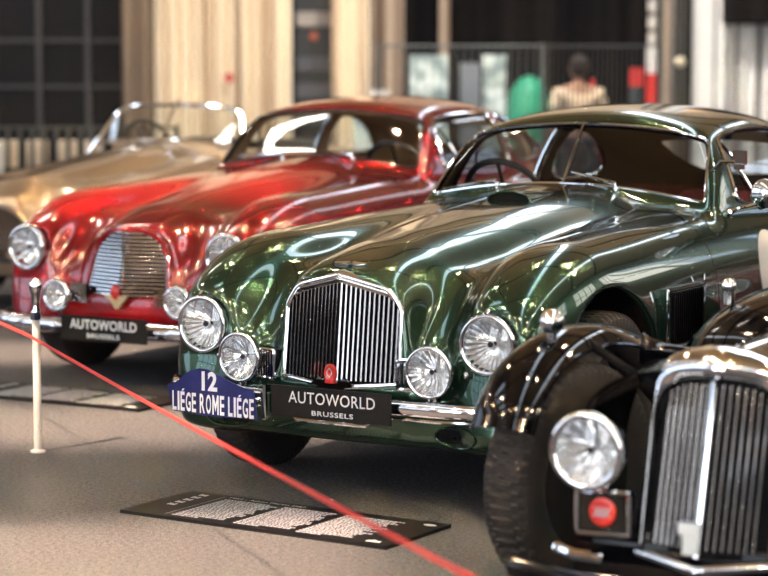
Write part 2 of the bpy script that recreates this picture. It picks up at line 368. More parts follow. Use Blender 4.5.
def db_coupe(name, pose, label, P):
    ang, px, py = pose; rz = math.atan2(-math.cos(ang), -math.sin(ang))
    car = root(name, (px, py, 0), rz, label, 'car', 'classic sports cars in a row')
    hull, cab, F = db_fields(P['cabin'], hlz=P.get('hlz', .608), hood=P.get('hood', HOOD_A), nosex=P.get('nosex', .672), tilt=P.get('tilt', 0.0), pocket=P.get('pocket'), crest=P.get('crest'), cowl=P.get('cowl', 1.045)); PT = P['paint']; res = P['res']
    V, Q, N = isosurf(F, (-3.7,-.95,.12), (.85,.95,1.5 if P['cabin'] else 1.15), res); T = tri(Q)
    x, y, z = V.T
    def arch_mi(V, T):
        c = V[T].mean(1); mi = np.zeros(len(T), int)
        for cx, cr, cz in ((.12,.365,.39), (-2.44,.345,.37)):
            r = np.hypot(c[:,0]-cx, c[:,2]-cz); mi[(r < cr+.004) & (np.abs(c[:,1]) < .765)] = 1
        mi[c[:,2] < .237] = 1; return mi
    def part(nm, V, T, N, par=car):
        return newobj(nm, V, T, None, par, True, normals=N, mats=[PT, BLACKM], mi=arch_mi(V, T))
    big = 9.0
    if P['cabin']:
        gws = np.where((x > -1.5) & (z > .95), polysdf(y, z, WS), big)
        gsw = np.where((np.abs(y) > .32) & (z > .95) & (x < -1.2), np.minimum(polysdf(x, z, SW), polysdf(x, z, QW)), big)
        grw = np.where((x < -2.35) & (z > .95), polysdf(y, z, RW), big)
        g = np.minimum(np.minimum(gws, gsw), grw)
    else:
        g = np.where(z > .86, polysdf(x, y, chaikin([(-1.30,-.50),(-1.22,0),(-1.30,.50),(-1.7,.56),(-2.15,.56),(-2.3,.45),(-2.35,0),(-2.3,-.45),(-2.15,-.56),(-1.7,-.56)], 2)), big)
    Vb, Tb, Nb = clip(V, T, N, -g)
    if P['cabin']:
        Vg, Tg, Ng = clip(V, T, N, g)
        c = Vg[Tg].mean(1); fr = c[:,0] > -1.5
        for nm, sel in (('windscreen', fr), ('side_window', ~fr & (c[:,1] > 0)), ('side_window', ~fr & (c[:,1] < 0))):
            v, t, n = compact(Vg, Tg[sel], Ng); newobj(nm, v-n*.008, t, GLASS, car, True, normals=n)
        lin = Vb[:,0] < -.95; sel = lin[Tb].all(1); v, t, n = compact(Vb, Tb[sel], Nb)
        hz = (v[t].mean(1)[:,2] < .955).astype(int)
        inner = v-n*.022; fm = hull(*inner.T)
        # headlining stays where it is above the belt, door cards below it
        newobj('headlining', inner, t[:, ::-1], None, car, True, normals=-n, mats=[P['lining'], P['leather']], mi=hz)
    # shut lines: bonnet / doors / body
    gd = np.where(np.abs(Vb[:,1]) > .40, polysdf(Vb[:,0], Vb[:,2], DOOR), big)
    w = .0028 if res < .014 else .004
    for s in (1, -1):
        gs = np.where(Vb[:,1]*s > 0, gd, big); v, t, n = clip(Vb, Tb, Nb, gs+w)
        if len(t): part('door', v, t, n)
    Vr, Tr, Nr = clip(Vb, Tb, Nb, -(gd-w))
    gb = -(Vr[:,0]-(-.803-.16*np.clip((Vr[:,2]-.90)/.12,0,1)**2)); gb = np.where(Vr[:,2] < .30, np.minimum(gb, big), gb)
    v, t, n = clip(Vr, Tr, Nr, gb+w); bon = part('bonnet', v, t, n)
    v, t, n = clip(Vr, Tr, Nr, -(gb-w)); part('body_shell', v, t, n)
    # floor tub so that nothing shows through the shut lines
    m = MB(); m.box((-1.55,0,.25), (3.2,1.2,.06)); m.build('floor_pan', BLACKM, car, smooth=False)
    for (cx, s, st) in ((P.get('axle',.06), -1, P.get('steer',0)), (P.get('axle',.06), 1, P.get('steer',0)), (-2.44, -1, 0), (-2.44, 1, 0)):
        wheel(car, (cx, s*.695, .335), steer=st, side=s, detail=P.get('tyre_detail', False))
    return car, bon, hull, cab, F
# ------------------------------------------------------------------ hall
def structure(o): return tag(o, kind='structure')
def box_obj(name, c, d, m, parent=None): return MB().box(c, d).build(name, m, parent, smooth=False)
def ramp_mat(name, build): 
    m = bpy.data.materials.new(name); m.use_nodes = True; build(m.node_tree, m.node_tree.nodes['Principled BSDF']); return m
def carpet(nt, b):
    tc = nt.nodes.new('ShaderNodeTexCoord'); n = nt.nodes.new('ShaderNodeTexNoise'); n.inputs['Scale'].default_value = 60; n.inputs['Detail'].default_value = 6; n.inputs['Roughness'].default_value = .75
    v = nt.nodes.new('ShaderNodeTexNoise'); v.inputs['Scale'].default_value = 210; v.inputs['Detail'].default_value = 2
    mx = nt.nodes.new('ShaderNodeMath'); mx.operation = 'ADD'; hm = nt.nodes.new('ShaderNodeMath'); hm.operation = 'MULTIPLY'; hm.inputs[1].default_value = .5
    r = nt.nodes.new('ShaderNodeValToRGB'); r.color_ramp.elements[0].position = .40; r.color_ramp.elements[0].color = (.028,.029,.034,1)
    r.color_ramp.elements[1].position = .62; r.color_ramp.elements[1].color = (.175,.172,.175,1)
    nt.links.new(tc.outputs['Object'], n.inputs['Vector']); nt.links.new(tc.outputs['Object'], v.inputs['Vector'])
    nt.links.new(n.outputs['Fac'], mx.inputs[0]); nt.links.new(v.outputs['Fac'], mx.inputs[1]); nt.links.new(mx.outputs[0], hm.inputs[0]); nt.links.new(hm.outputs[0], r.inputs['Fac'])
    nt.links.new(r.outputs['Color'], b.inputs['Base Color']); b.inputs['Roughness'].default_value = .95; b.inputs['Specular IOR Level'].default_value = .1
    bp = nt.nodes.new('ShaderNodeBump'); bp.inputs['Strength'].default_value = .5; bp.inputs['Distance'].default_value = .006
    nt.links.new(v.outputs['Fac'], bp.inputs['Height']); nt.links.new(bp.outputs['Normal'], b.inputs['Normal'])
X0, X1, Y0, Y1, ZC = -15.0, 15.0, -12.0, 27.0, 8.0
structure(box_obj('floor', ((X0+X1)/2, (Y0+Y1)/2, -.1), (X1-X0+1, Y1-Y0+1, .2), ramp_mat('grey_carpet', carpet)))
WALLM = mat('cream_plaster_wall', (.58,.44,.30), .8, noise=(1.2, (.46,.34,.22), .35, .7))
DARKB = mat('dark_brown_wall', (.10,.065,.045), .7)
DARKW = streakmat('black_wall', (.003,.003,.004), (.020,.017,.015), 4, .45, .8)
STEEL = mat('dark_steel', (.02,.022,.025), .5, .3)
CEILM = mat('cream_ceiling', (.58,.43,.26), .7)
structure(box_obj('wall_back', (0, Y1+.1, ZC/2), (X1-X0, .2, ZC), WALLM))
structure(box_obj('trim_2', (0, Y1-.05, 1.6), (X1-X0, .1, 3.2), DARKW))
def wall_with_windows(name, fixed, axis, a0, a1, wins, z0, z1, low=None):
    m = MB(); es = [a0]+[e for w in wins for e in w]+[a1]
    def seg(p, q, za, zb):
        c = ((p+q)/2, fixed, (za+zb)/2) if axis == 'x' else (fixed, (p+q)/2, (za+zb)/2)
        d = (q-p, .3, zb-za) if axis == 'x' else (.3, q-p, zb-za); m.box(c, d)
    if low is None: seg(a0, a1, 0, z0)
    else: seg(a0, wins[low][0], 0, z0); seg(wins[low][1], a1, 0, z0); seg(*wins[low], 0, .15)
    seg(a0, a1, z1, ZC)
    for i in range(0, len(es), 2): seg(es[i], es[i+1], z0, z1)
    return structure(m.build(name, DARKB if name in ('wall_front', 'wall_right') else WALLM, smooth=False))
WL = [(-9+i*5.0, -5.4+i*5.0) for i in range(7)]
WLL = [(-11.5, -5.4)]+WL[1:]  # first bay widened and glazed to the floor for the grille's reflection
wall_with_windows('wall_left', X0-.15, 'y', Y0, Y1, WLL, 1.6, 6.6, low=0)
wall_with_windows('wall_right', X1+.15, 'y', Y0, Y1, WL, 4.0, 6.6)
structure(box_obj('trim_3', (X1-.03, (Y0+Y1)/2, 2.0), (.06, Y1-Y0, 4.0), DARKB))
structure(box_obj('trim_4', (X0+.03, (-5.4+Y1)/2, .8), (.06, Y1+5.4, 1.6), DARKB))
WF = [(-12.5+i*5.2, -8.9+i*5.2) for i in (0,2,3)]
wall_with_windows('wall_front', Y0-.15, 'x', X0, X1, WF, .4, 6.4)
k = 0
for fx in (X0, X1):
    for (a, b) in (WLL if fx == X0 else WL):
        k += 1; m = MB()
        if a == -11.5: m.box((fx, (a+b)/2, .9), (.10, .09, 1.5)); m.box((fx, (a+b)/2, .15), (.10, b-a, .09))
        for t in np.linspace(a, b, 5): m.box((fx, t, 4.1), (.10, .09, 5.0))
        for z in (1.6, 3.2, 4.9, 6.6): m.box((fx, (a+b)/2, z), (.10, b-a, .09))
        structure(m.build('window_%d' % k, STEEL, smooth=False))
for (a, b) in WF:
    k += 1; m = MB()
    for t in np.linspace(a, b, 5): m.box((t, Y0, 3.4), (.09, .10, 6.0))
    for z in (.4, 2.4, 4.4, 6.4): m.box(((a+b)/2, Y0, z), (b-a, .10, .09))
    structure(m.build('window_%d' % k, STEEL, smooth=False))
# ceiling: cream bays between long roof lights
ROOFL = [(-11.3,-10.6), (-5.9,-3.4), (2.6,3.4), (8.6,9.3)]
m = MB(); e = [X0]+[q for w in ROOFL for q in w]+[X1]
for i in range(0, len(e), 2): m.box(((e[i]+e[i+1])/2, (Y0+Y1)/2, ZC+.1), (e[i+1]-e[i], Y1-Y0, .2))
for (a, b) in ROOFL[1:2]:
    for y in np.arange(-8.55, Y1, 2.5): m.box(((a+b)/2, y, ZC+.1), (b-a+.01, 1.4, .2))  # cross panels added so the sun falls in patches on the floor
m.box((-4.65, 17.6, ZC+.1), (2.51, 19.0, .2))  # added cover that keeps the sun off the beige convertible
structure(m.build('ceiling', CEILM, smooth=False))
m = MB()
for y in np.arange(-8.55, Y1, 5.0):
    m.box((0, y, ZC-.22), (X1-X0, .14, .30))
for x in (-7.4, -2.4, 2.4, 7.4): m.box((x, (Y0+Y1)/2, ZC-.45), (.12, Y1-Y0, .16))
structure(m.build('trim_1', STEEL, smooth=False))
# hanging lamps: small warm bulbs under the trusses
BULB = mat('warm_bulb', (1,.8,.5), .5, emit=((1.0,.70,.42), 2200.0)); BULB.cycles.emission_sampling = 'NONE'
lamps = []
for i, x in enumerate((-9.8, -6.5, -3.2, -1.2, 1.8, 5.0, 8.2)):
    for j, y in enumerate((-8.5, -3.5, 1.0, 5.5, 11.5)):
        if abs(x) < 1.5 and y > 1.5: continue
        lamps.append((x+.35*((j*7+i*3) % 5-2), y, 6.6))
def make_pendant():
    t = root('pendant_lamp', (0,0,0), 0, 'small warm bulb under a black cone shade hanging from a roof truss', 'lamp', 'pendant lamps under the roof trusses')
    MB().tube([(0,0,.16),(0,0,1.2)], .012, 6).build('cord', STEEL, t)
    MB().lathe([(0,.16),(.10,.12),(.16,.03),(.17,.02)], (0,0,0), (0,0,1), n=20, up=(1,0,0)).build('shade', STEEL, t)
    m = MB(); sphere_pts(m, (0,0,.0), .07, 14, 8); m.build('bulb', BULB, t); return t
def copy_tree(o, parent=None):
    c = o.copy(); col.objects.link(c)
    if parent is not None: c.parent = parent
    for ch in list(o.children): copy_tree(ch, c)
    return c
p0 = make_pendant()
for i, q in enumerate(lamps):
    o = p0 if i == 0 else copy_tree(p0)
    o.location = q
# ------------------------------------------------------------------ back of the hall
def curtain(name, x0, x1, y, z0, z1, m, pitch, amp, label, cat, group=None, sd=0):
    r = np.random.default_rng(sd); n = int((x1-x0)/pitch*8)+2; xs = np.linspace(x0, x1, n); ph = np.cumsum(r.uniform(.7, 1.3, n))*2*PI/8
    front = [[(x, y+amp*math.sin(p)*(1-.25*(k == 0)), z) for x, p in zip(xs, ph)] for k, z in enumerate((z0, z1))]
    F_ = np.array(front); B_ = F_+np.array([0, .012, 0])
    mb = MB(); mb.grid(F_.transpose(1,0,2)); mb.grid(B_.transpose(1,0,2), flip=True)
    for G in (np.stack([F_[0], B_[0]], 1), np.stack([F_[1], B_[1]], 1)): mb.grid(G)
    o = mb.build(name, m); return tag(o, label, cat, group)
CREAMC = streakmat('cream_curtain', (.50,.37,.25), (.90,.78,.60), 6, .36, .50); WHITEC = streakmat('white_strip_curtain', (.30,.29,.27), (.92,.91,.88), 9, .40, .50)  # pleat light and shade painted into the curtain colours as streaks
ROSEC = streakmat('rose_brown_curtain', (.16,.11,.08), (.50,.40,.31), 7, .4, .6); BROWNC = streakmat('brown_curtain', (.10,.07,.05), (.34,.26,.19), 8, .4, .6); GREYC = streakmat('grey_curtain', (.04,.04,.035), (.25,.24,.21), 9, .4, .6)  # pleat shading painted into these colours too
cz = 5.9
curtain('curtain', -2.50, -1.0, 24, .02, cz, CREAMC, .13, .085, 'widest cream pleated curtain hanging behind the red coupe windscreen', 'curtain', 'curtains across the back of the hall', 1)
curtain('curtain', -2.86, -2.52, 24.1, .02, cz, BROWNC, .10, .05, 'brown curtain beside the black glazed partition, left of the widest cream curtain', 'curtain', 'curtains across the back of the hall', 2)
curtain('curtain', -.57, -.16, 24, .02, cz, CREAMC, .11, .08, 'narrow cream curtain right of the dark opening above the red roof', 'curtain', 'curtains across the back of the hall', 3)
curtain('curtain', -.14, .22, 24.1, .02, cz, ROSEC, .12, .05, 'rose brown curtain right of the narrow cream one', 'curtain', 'curtains across the back of the hall', 4)
curtain('curtain', .60, .72, 24.1, .02, cz, ROSEC, .06, .03, 'thin grey brown curtain strip hanging alone before the black wall', 'curtain', 'curtains across the back of the hall', 5)
curtain('curtain', 2.92, 3.32, 24.1, .02, cz, GREYC, .10, .05, 'dark grey curtain left of the white strip curtain', 'curtain', 'curtains across the back of the hall', 6)
curtain('strip_curtain', 3.30, 3.62, 23.6, .02, cz, WHITEC, .09, .05, 'narrow white strip curtain reaching full height beside the black beam', 'curtain', None, 7)
curtain('strip_curtain', 3.56, 6.6, 23.9, .02, 1.97, WHITEC, .12, .06, 'wide white strip curtain hanging below the black beam on the right', 'curtain', None, 8)
tag(box_obj('beam_box', (5.2, 23.7, 3.0), (3.2, .5, 2.0), DARKW), 'deep black box beam above the wide white strip curtain', 'beam')
# black glazed partition on the left
t = root('glazed_partition', (-4.6, 24.5, 0), 0, 'black glazed partition with thin grey mullions at the far left', 'partition')
MB().box((0,0,2), (3.6,.04,4)).build('pane', mat('black_glass', (.004,.005,.007), .5, spec=.1), t, smooth=False)
for x in (-1.3,-.26,.78,1.32): MB().box((x,-.05,2), (.05,.06,4)).build('mullion', mat('grey_aluminium', (.028,.03,.034), .6), t, smooth=False)
for z in (1.30, 1.81): MB().box((0,-.05,z), (3.6,.05,.035)).build('rail', MATS['grey_aluminium'], t, smooth=False)
# dark opening between the curtains, with a display case of grey goods behind a red sign
t = root('display_cabinet', (-.79, 24.8, 0), 0, 'tall dark display cabinet between the cream curtains with grey shelves', 'cabinet')
MB().box((0,.2,1.5), (.42,.3,3)).build('case', mat('cabinet_dark', (.03,.035,.04), .4), t, smooth=False)
for z, c in ((.62,(.45,.46,.45)), (.95,(.18,.20,.22)), (1.25,(.12,.13,.15)), (1.55,(.10,.11,.13)), (2.05,(.42,.38,.35))): MB().box((0,.02,z), (.38,.04,.16)).build('shelf', mat('shelf_%d' % int(z*100), c, .5), t, smooth=False)
sg = MB(); sg.lathe([(0,.001),(0,.05),(.02,.05),(.02,.001)], (-1.68, 23.93, 1.40), (0,-1,0), n=20, up=(0,0,1)); tag(sg.build('round_sign', mat('red_sign', (.5,.05,.04), .5)), 'small round red sign fixed on the widest cream curtain', 'sign')
sg = MB(); sg.lathe([(0,.001),(0,.045),(.02,.045),(.02,.001)], (-.79, 24.803, 1.86), (0,-1,0), n=20, up=(0,0,1)); tag(sg.build('round_sign', mat('orange_sign', (.55,.14,.07), .5)), 'small round orange red sign on the tall dark display cabinet', 'sign')
# pale panels behind the fence
PALE = mat('pale_screen', (.70,.78,.74), .6, noise=(7, (.20,.27,.27), .4, .6))
for i, (x0, x1, z1, lab) in enumerate(((.24,.66,1.64,'pale green white banner left of the thin curtain strip, behind the wire fence'), (.77,.98,1.56,'low greyish banner under the thin curtain strip, behind the wire fence'), (1.0,1.25,1.64,'pale green white banner right of the thin curtain strip, behind the wire fence'), (-.14,.06,1.28,'white square topped board in front of the rose brown curtain'), (-.32,-.14,1.2,'grey blue board left of the white square topped board'))):
    tag(box_obj('banner', ((x0+x1)/2, 22.5, z1/2), ((x1-x0)*.93, .05, z1), PALE if i in (0,2) else mat('banner_%d' % i, [(0,0,0),(.16,.18,.2),(0,0,0),(.78,.76,.70),(.35,.40,.42)][i], .6)), lab, 'banner', 'banners and boards at the back of the hall')
# mesh fences
def fence(name, x0, x1, y, z, n, m, label, group=None, pr=.006, rails=(0.06, 1.0)):
    t = root(name, (x0, y, 0), 0, label, 'fence', group); L = x1-x0
    for q in rails: MB().tube([(0,0,z*q),(L,0,z*q)], .010, 8).build('rail', m, t)
    mb = MB()
    for x in np.linspace(0, L, n): mb.tube([(x,0,z*.06),(x,0,z)], pr, 6)
    tag(mb.build('bars', m, t), kind='stuff')
    for x in (0, L): MB().tube([(x,0,0),(x,0,z+.02)], .016, 8).build('post', m, t)
FENM = mat('galvanised_wire', (.16,.17,.17), .5, .4)
fence('barrier_fence', -.05, 1.36, 19, 1.70, 22, FENM, 'galvanised barrier fence above the red coupe roof')
fence('barrier_fence', 1.42, 2.40, 19.3, 1.70, 24, mat('black_wire', (.04,.04,.042), .5, .3), 'black barrier fence in front of the person in the cream shirt')
RAILM = mat('dark_baluster', (.03,.035,.035), .5)
fence('low_railing', -4.1, -1.75, 18.6, 1.01, 24, RAILM, 'low dark balustrade behind the beige convertible', pr=.02)
# pale bench panels behind the low railing
for i in range(9):
    x = -3.98+i*.25
    tag(MB().tube([(x,18.9,.66),(x,18.9,.89)], .095, 14).build('bollard', mat('cream_padding', (.86,.72,.55), .7)), 'short cream padded bollard in the row behind the low balustrade', 'bollard', 'cream bollards behind the low balustrade')
    tag(MB().box((x,18.9,.33), (.06,.06,.66)).build('bollard_stand', RAILM, smooth=False), 'dark stand under a cream padded bollard behind the low balustrade', 'stand', 'stands of the cream bollards')
tag(box_obj('white_box_sign', (-3.32, 18.2, .45), (.30,.2,.90), mat('white_sign', (.86,.87,.86), .5)), 'plain white box sign at the left edge before the balustrade', 'sign')
# red and white post with rings
t = root('striped_post', (2.79, 23, 0), 0, 'tall post, red below and white above with dark rings, behind the green roof', 'post')
MB().tube([(0,0,0),(0,0,1.45)], .055, 12).build('shaft', mat('red_post', (.62,.02,.02), .4), t)
MB().tube([(0,0,1.45),(0,0,1.72)], .055, 12).build('white_band', mat('white_post', (.7,.68,.66), .5), t)
for i in range(9): MB().tube([(0,0,1.75+i*.17),(0,0,1.75+i*.17+.12)], .045, 12).build('ring', mat('post_ring', (.42,.40,.38), .5), t)
MB().tube([(0,0,1.72),(0,0,3.4)], .02, 8).build('core', STEEL, t)
def column(x, y, r, m, label):
    tag(MB().tube([(x,y,0),(x,y,ZC-.05)], r, 16).build('column', m), label, 'column', 'slim columns at the back')
column(3.02, 23.5, .045, ROSEC, 'slim beige pipe column right of the striped post')
t = root('door_handle_post', (3.0, 22.9, 0), 0, 'thin grey post with a pale catch right of the striped post', 'post')
MB().tube([(0,0,0),(0,0,3.2)], .03, 10).build('shaft', mat('dark_grey_post', (.10,.09,.08), .5), t)
m = MB(); sphere_pts(m, (.07,-.02,1.57), .055, 12, 8); m.build('catch', mat('pale_catch', (.75,.65,.45), .4), t)
t = root('red_banner', (2.36, 21.5, 0), 0, 'red and black hanging garment behind the black fence', 'garment')
MB().box((.10,0,1.42), (.14,.06,.18)).build('red_panel', mat('red_cloth', (.55,.03,.03), .8), t, smooth=False)
MB().tube([(.10,0,0),(.10,0,1.33)], .07, 10).build('dark_cloth', mat('dark_teal_cloth', (.03,.05,.055), .8), t)
tag(box_obj('red_flag', (2.04, 21.6, .70), (.05,.04,1.40), MATS['red_cloth']), 'narrow red flag at the right shoulder of the cream shirted person', 'flag')
tag(MB().lathe([(0,.26),(.9,.24),(1.25,.20),(1.40,.10),(1.44,.001)], (1.42,21.6,0), (0,0,1), n=20, up=(1,0,0)).build('green_bin', mat('green_bin', (.0,.22,.12), .5)), 'rounded green bin left of the cream shirted person', 'bin')
# ------------------------------------------------------------------ person seen from behind
def person(x, y):
    t = root('person', (x, y, 0), PI+.15, 'person in a cream shirt and dark trousers standing with their back turned', 'person')
    J = [((0,0,.98),.135),((0,0,1.12),.13),((0,.01,1.28),.15),((0,.01,1.40),.14),((0,0,1.47),.065),((0,-.01,1.53),.06),
         ((-.09,0,.90),.10),((-.10,.01,.50),.07),((-.10,.02,.10),.045),((-.10,-.10,.04),.04),
         ((.09,0,.90),.10),((.10,.01,.50),.07),((.10,.02,.10),.045),((.10,-.10,.04),.04),
         ((-.19,0,1.40),.065),((-.25,.02,1.14),.048),((-.23,-.14,.94),.035),((.19,0,1.40),.065),((.25,.02,1.14),.048),((.23,-.14,.94),.035)]
    E = [(0,1),(1,2),(2,3),(3,4),(4,5),(0,6),(6,7),(7,8),(8,9),(0,10),(10,11),(11,12),(12,13),(3,14),(14,15),(15,16),(3,17),(17,18),(18,19)]
    def skin(name, J, E, m, rootv=0, par=t):
        me = bpy.data.meshes.new(name); me.from_pydata([j[0] for j in J], E, []); o = bpy.data.objects.new(name, me); link(o, par)
        md = o.modifiers.new('s', 'SKIN'); sv = me.skin_vertices[0].data
        for i, j in enumerate(J): sv[i].radius = (j[1], j[1]*.8); sv[i].use_root = i == rootv
        ss = o.modifiers.new('u', 'SUBSURF'); ss.levels = ss.render_levels = 2; me.materials.append(m); return o
    SK = mat('skin', (.45,.26,.18), .6); SH = mat('cream_shirt', (.72,.58,.42), .9); TR = mat('dark_trousers', (.02,.022,.03), .9)
    skin('body', J, E, SK)
    skin('shirt', [(j[0], j[1]+.022) for j in (J[0],J[1],J[2],J[3],J[14],((-.235,.015,1.20),.055),J[17],((.235,.015,1.20),.055))], [(0,1),(1,2),(2,3),(3,4),(4,5),(3,6),(6,7)], SH)
    skin('trousers', [(j[0], j[1]+.02) for j in (((0,0,.97),.13),J[6],J[7],J[8],J[10],J[11],J[12])], [(0,1),(1,2),(2,3),(0,4),(4,5),(5,6)], TR)
    m = MB(); sphere_pts(m, (0,-.01,1.64), .095, 20, 14, (.85,1.0,1.2))
    for s in (-1,1): sphere_pts(m, (s*.083,0,1.63), .02, 8, 6, (.5,.8,1.3))
    m.tube([(0,-.10,1.65),(0,-.122,1.61),(0,-.10,1.605)], .012, 6); m.build('head', SK, t)
    m = MB(); sphere_pts(m, (0,.032,1.66), .104, 20, 14, (.88,1.0,1.1)); m.build('hair', mat('dark_hair', (.03,.02,.015), .8), t)
    for s in (-1,1):
        h = [((s*.23,-.14,.94),.032),((s*.23,-.17,.88),.036)]; hj = list(h); he = [(0,1)]
        for f in range(4):
            b = len(hj); hj += [((s*.23-.027+.018*f,-.185,.84),.010),((s*.23-.028+.018*f,-.185,.815-.004*(f in (1,2))),.009),((s*.23-.027+.018*f,-.175,.79),.007)]; he += [(1,b),(b,b+1),(b+1,b+2)]
        b = len(hj); hj += [((s*.195,-.19,.87),.011),((s*.185,-.20,.84),.009)]; he += [(1,b),(b,b+1)]
        skin('hand', hj, he, SK)
    return t
pp = person(1.78, 20.2); pp.scale = (.99, .92, .92)
# ------------------------------------------------------------------ cars
rad_ = math.radians
GREEN = paint('british_green_paint', (.026,.068,.038), .80, .22)
RED = paint('deep_red_paint', (.25,.002,.005), .15, .24)
TAN = paint('champagne_paint', (.50,.35,.22), .55, .28)
LEATHER_RED = mat('oxblood_leather', (.20,.012,.015), .45, noise=(30,(.16,.01,.012),.4,.6))
LEATHER_TAN = mat('tan_leather', (.42,.22,.10), .5, noise=(30,(.36,.18,.08),.4,.6))
HEAD_DARK = mat('dark_brown_headlining', (.014,.007,.005), .9, spec=.1); HEAD_TAN = mat('tan_headlining', (.50,.30,.16), .9)
BLACKP = mat('black_plate', (.005,.005,.006), .6, spec=.15); WHITEP = mat('white_lettering', (.75,.75,.75), .5)
SATIN = mat('black_trim', (.012,.012,.013), .4)
def seats(car, m, zs=.5, xs=-1.95, top=.93):
    for s in (-1, 1):
        y = s*.33; b = MB(); P = []
        prof = chaikin([(.0,.0),(.48,.03),(.52,.10),(.46,.15),(.05,.13),(.02,.14),(-.06,top-zs),(-.12,top-zs+.02),(-.17,top-zs-.03),(-.12,.05)], 2)
        for t in np.linspace(-1, 1, 15):
            w = .25*math.copysign(abs(math.sin(t*PI/2))**.8, t); k = 1-.10*abs(t)**6
            P.append([(xs+px*k, y+w, zs+pz*k) for px, pz in prof])
        b.grid(np.array(P), closev=True); n0 = b.n; b.F.append(list(range(len(prof)))); b.M.append(0); b.F.append([14*len(prof)+i for i in range(len(prof))][::-1]); b.M.append(0)
        b.build('seat', m, car)
def steering(car, c, r=.19, tilt=.5):
    u = np.array([0,1,0]); w = np.array([math.sin(tilt),0,math.cos(tilt)]); c = np.array(c, float); a = np.cross(u, w)
    m = MB(); m.tube([c+r*(math.cos(t)*u+math.sin(t)*w) for t in np.linspace(0,2*PI,40,endpoint=False)], .014, 8, closed=True)
    o = m.build('steering_wheel', SATIN, car); m = MB()
    for k in range(3):
        t = PI/2+k*2*PI/3; m.tube([c, c+r*(math.cos(t)*u+math.sin(t)*w)], .009, 6)
    m.tube([c, c+a*.30*(1 if a[0] > 0 else -1)], .02, 8); m.build('column', SATIN, o)
def trims(car, cab, P, black=False):
    # windscreen surround, centre bar, side window surrounds
    m = MB(); pts = []
    for (y, z) in resample(WS, 150, True): pts.append(hit(cab, (-.6,y,z), (-1,0,0), 1.2))
    m.tube(np.array(pts)+[.004,0,0], .0062, 8, closed=True); m.build('windscreen_surround', P.get('wsm', CHROME), car)
    if P.get('bar', True):
        m = MB(); m.tube([hit(cab, (-.6,0,z), (-1,0,0), 1.2)+np.array([.004,0,0]) for z in np.linspace(1.05,1.29,12)], .006, 8); m.build('windscreen_bar', CHROME, car)
    for s in (-1, 1):
        for nm, poly in (('side_window_surround', SW), ('quarter_window_surround', QW)):
            m = MB(); pts = [hit(cab, (x, s*1.0, z), (0,-s,0), .9)+np.array([0,s*.003,0]) for (x, z) in resample(poly, 90, True)]
            m.tube(pts, .007, 6, closed=True); m.build(nm, CHROME, car)
        q = [hit(cab, (x, s*1.0, z), (0,-s,0), .9)+np.array([0,s*.004,0]) for x, z in ((-1.36,1.225),(-1.40,1.16),(-1.50,.985))]
        MB().tube(q, .007, 6).build('quarterlight_bar', CHROME, car)
def wipers(car, cab, ends):
    for (y0, z0, y1, z1) in ends:
        a = hit(cab, (-.5,y0,z0), (-1,0,0), 1.2)+np.array([.02,0,0]); b = hit(cab, (-.5,y1,z1), (-1,0,0), 1.2)+np.array([.02,0,0])
        m = MB(); m.tube([a-np.array([0,0,.03]), a+np.array([.01,0,.01]), (a+b)/2+np.array([.015,0,.006]), b], [.009,.008,.005,.0035], 8); m.tube([b*1.0, b+(a-b)*.8], .004, 6); sphere_pts(m, a-np.array([0,0,.012]), .013, 10, 8)
        m.build('wiper', CHROME, car)
def slats(mb, outline_top, y0, y1, n, z0, xf, w=.0055, d=.020, inset=.008):
    for i in range(n):
        y = y0+(y1-y0)*(i+.5)/n; w = .0060 if y < 0 else .0088; zt = outline_top(abs(y))-inset; x = xf(y)  # thinner slats on one half, darkening by reflection put into the shape
        P = []
        for z in np.linspace(z0, zt, 8):
            xx = xf(y, z); P.append([(xx, y, z), (xx-d*.3, y+w/2, z), (xx-d, y+w/2, z), (xx-d, y-w/2, z), (xx-d*.3, y-w/2, z)])
        mb.grid(np.array(P), closev=True)
    return mb
# ---- green coupe ------------------------------------------------
G_POSE = (rad_(31.1), .1850, 8.0490)
def gx(y, z=.6): return .692-.20*abs(y)-.105*(z-.45)
PG = dict(pocket=([0,.185,.228,.24],[.800,.755,.693,.683],lambda ay, z: .692-.20*ay-.105*(z-.45)), cabin=True, paint=GREEN, res=.0125, lining=HEAD_DARK, leather=LEATHER_RED, tyre_detail=True, axle=.06)
car, bon, hull, cab, F = db_coupe('vintage_coupe', G_POSE, 'metallic dark green vintage coupe with a blue rally plate and chrome radiator grille', PG)
gcar = car
trims(car, cab, PG)
wipers(car, cab, [(.245,1.045,.03,1.095), (-.30,1.045,-.56,1.01)])
seats(car, LEATHER_RED, .42, -1.95, .97); steering(car, (-1.36,-.42,.955))
box_obj('dashboard', (-1.27,0,.90), (.08,1.16,.13), SATIN, car)
def gtop(y): return float(np.interp(abs(y), [0,.185,.228,.24], [.808,.762,.70,.69]))
g = MB(); slats(g, gtop, -.222, .222, 26, .452, gx, w=.0088, d=.010)
gr = g.build('radiator_grille', mat('slat_chrome', (.66,.67,.69), .12, 1.0), car, autos=30)
bk = MB(); zz = np.linspace(.44,.80,14)
bk.grid(np.array([[(gx(y,z)-.026, y, min(z, gtop(y)-.004)) for y in np.linspace(-.228,.228,25)] for z in zz]))
bk.build('grille_back', BLACKM, gr)
ol = [(0,.812),(.185,.766),(.232,.70),(.236,.447),(.06,.432),(0,.428)]; ol = ol+[(-y,z) for y,z in ol[::-1][1:-1]]
P = chaikin([(gx(y,z)+.002,y,z) for y,z in resample(ol, 60, True)], 2)
m = MB(); m.tube(P, .0095, 10, closed=True); m.build('grille_surround', CHROME, gr)
m = MB(); hd = []   # heavy header bar over the slats
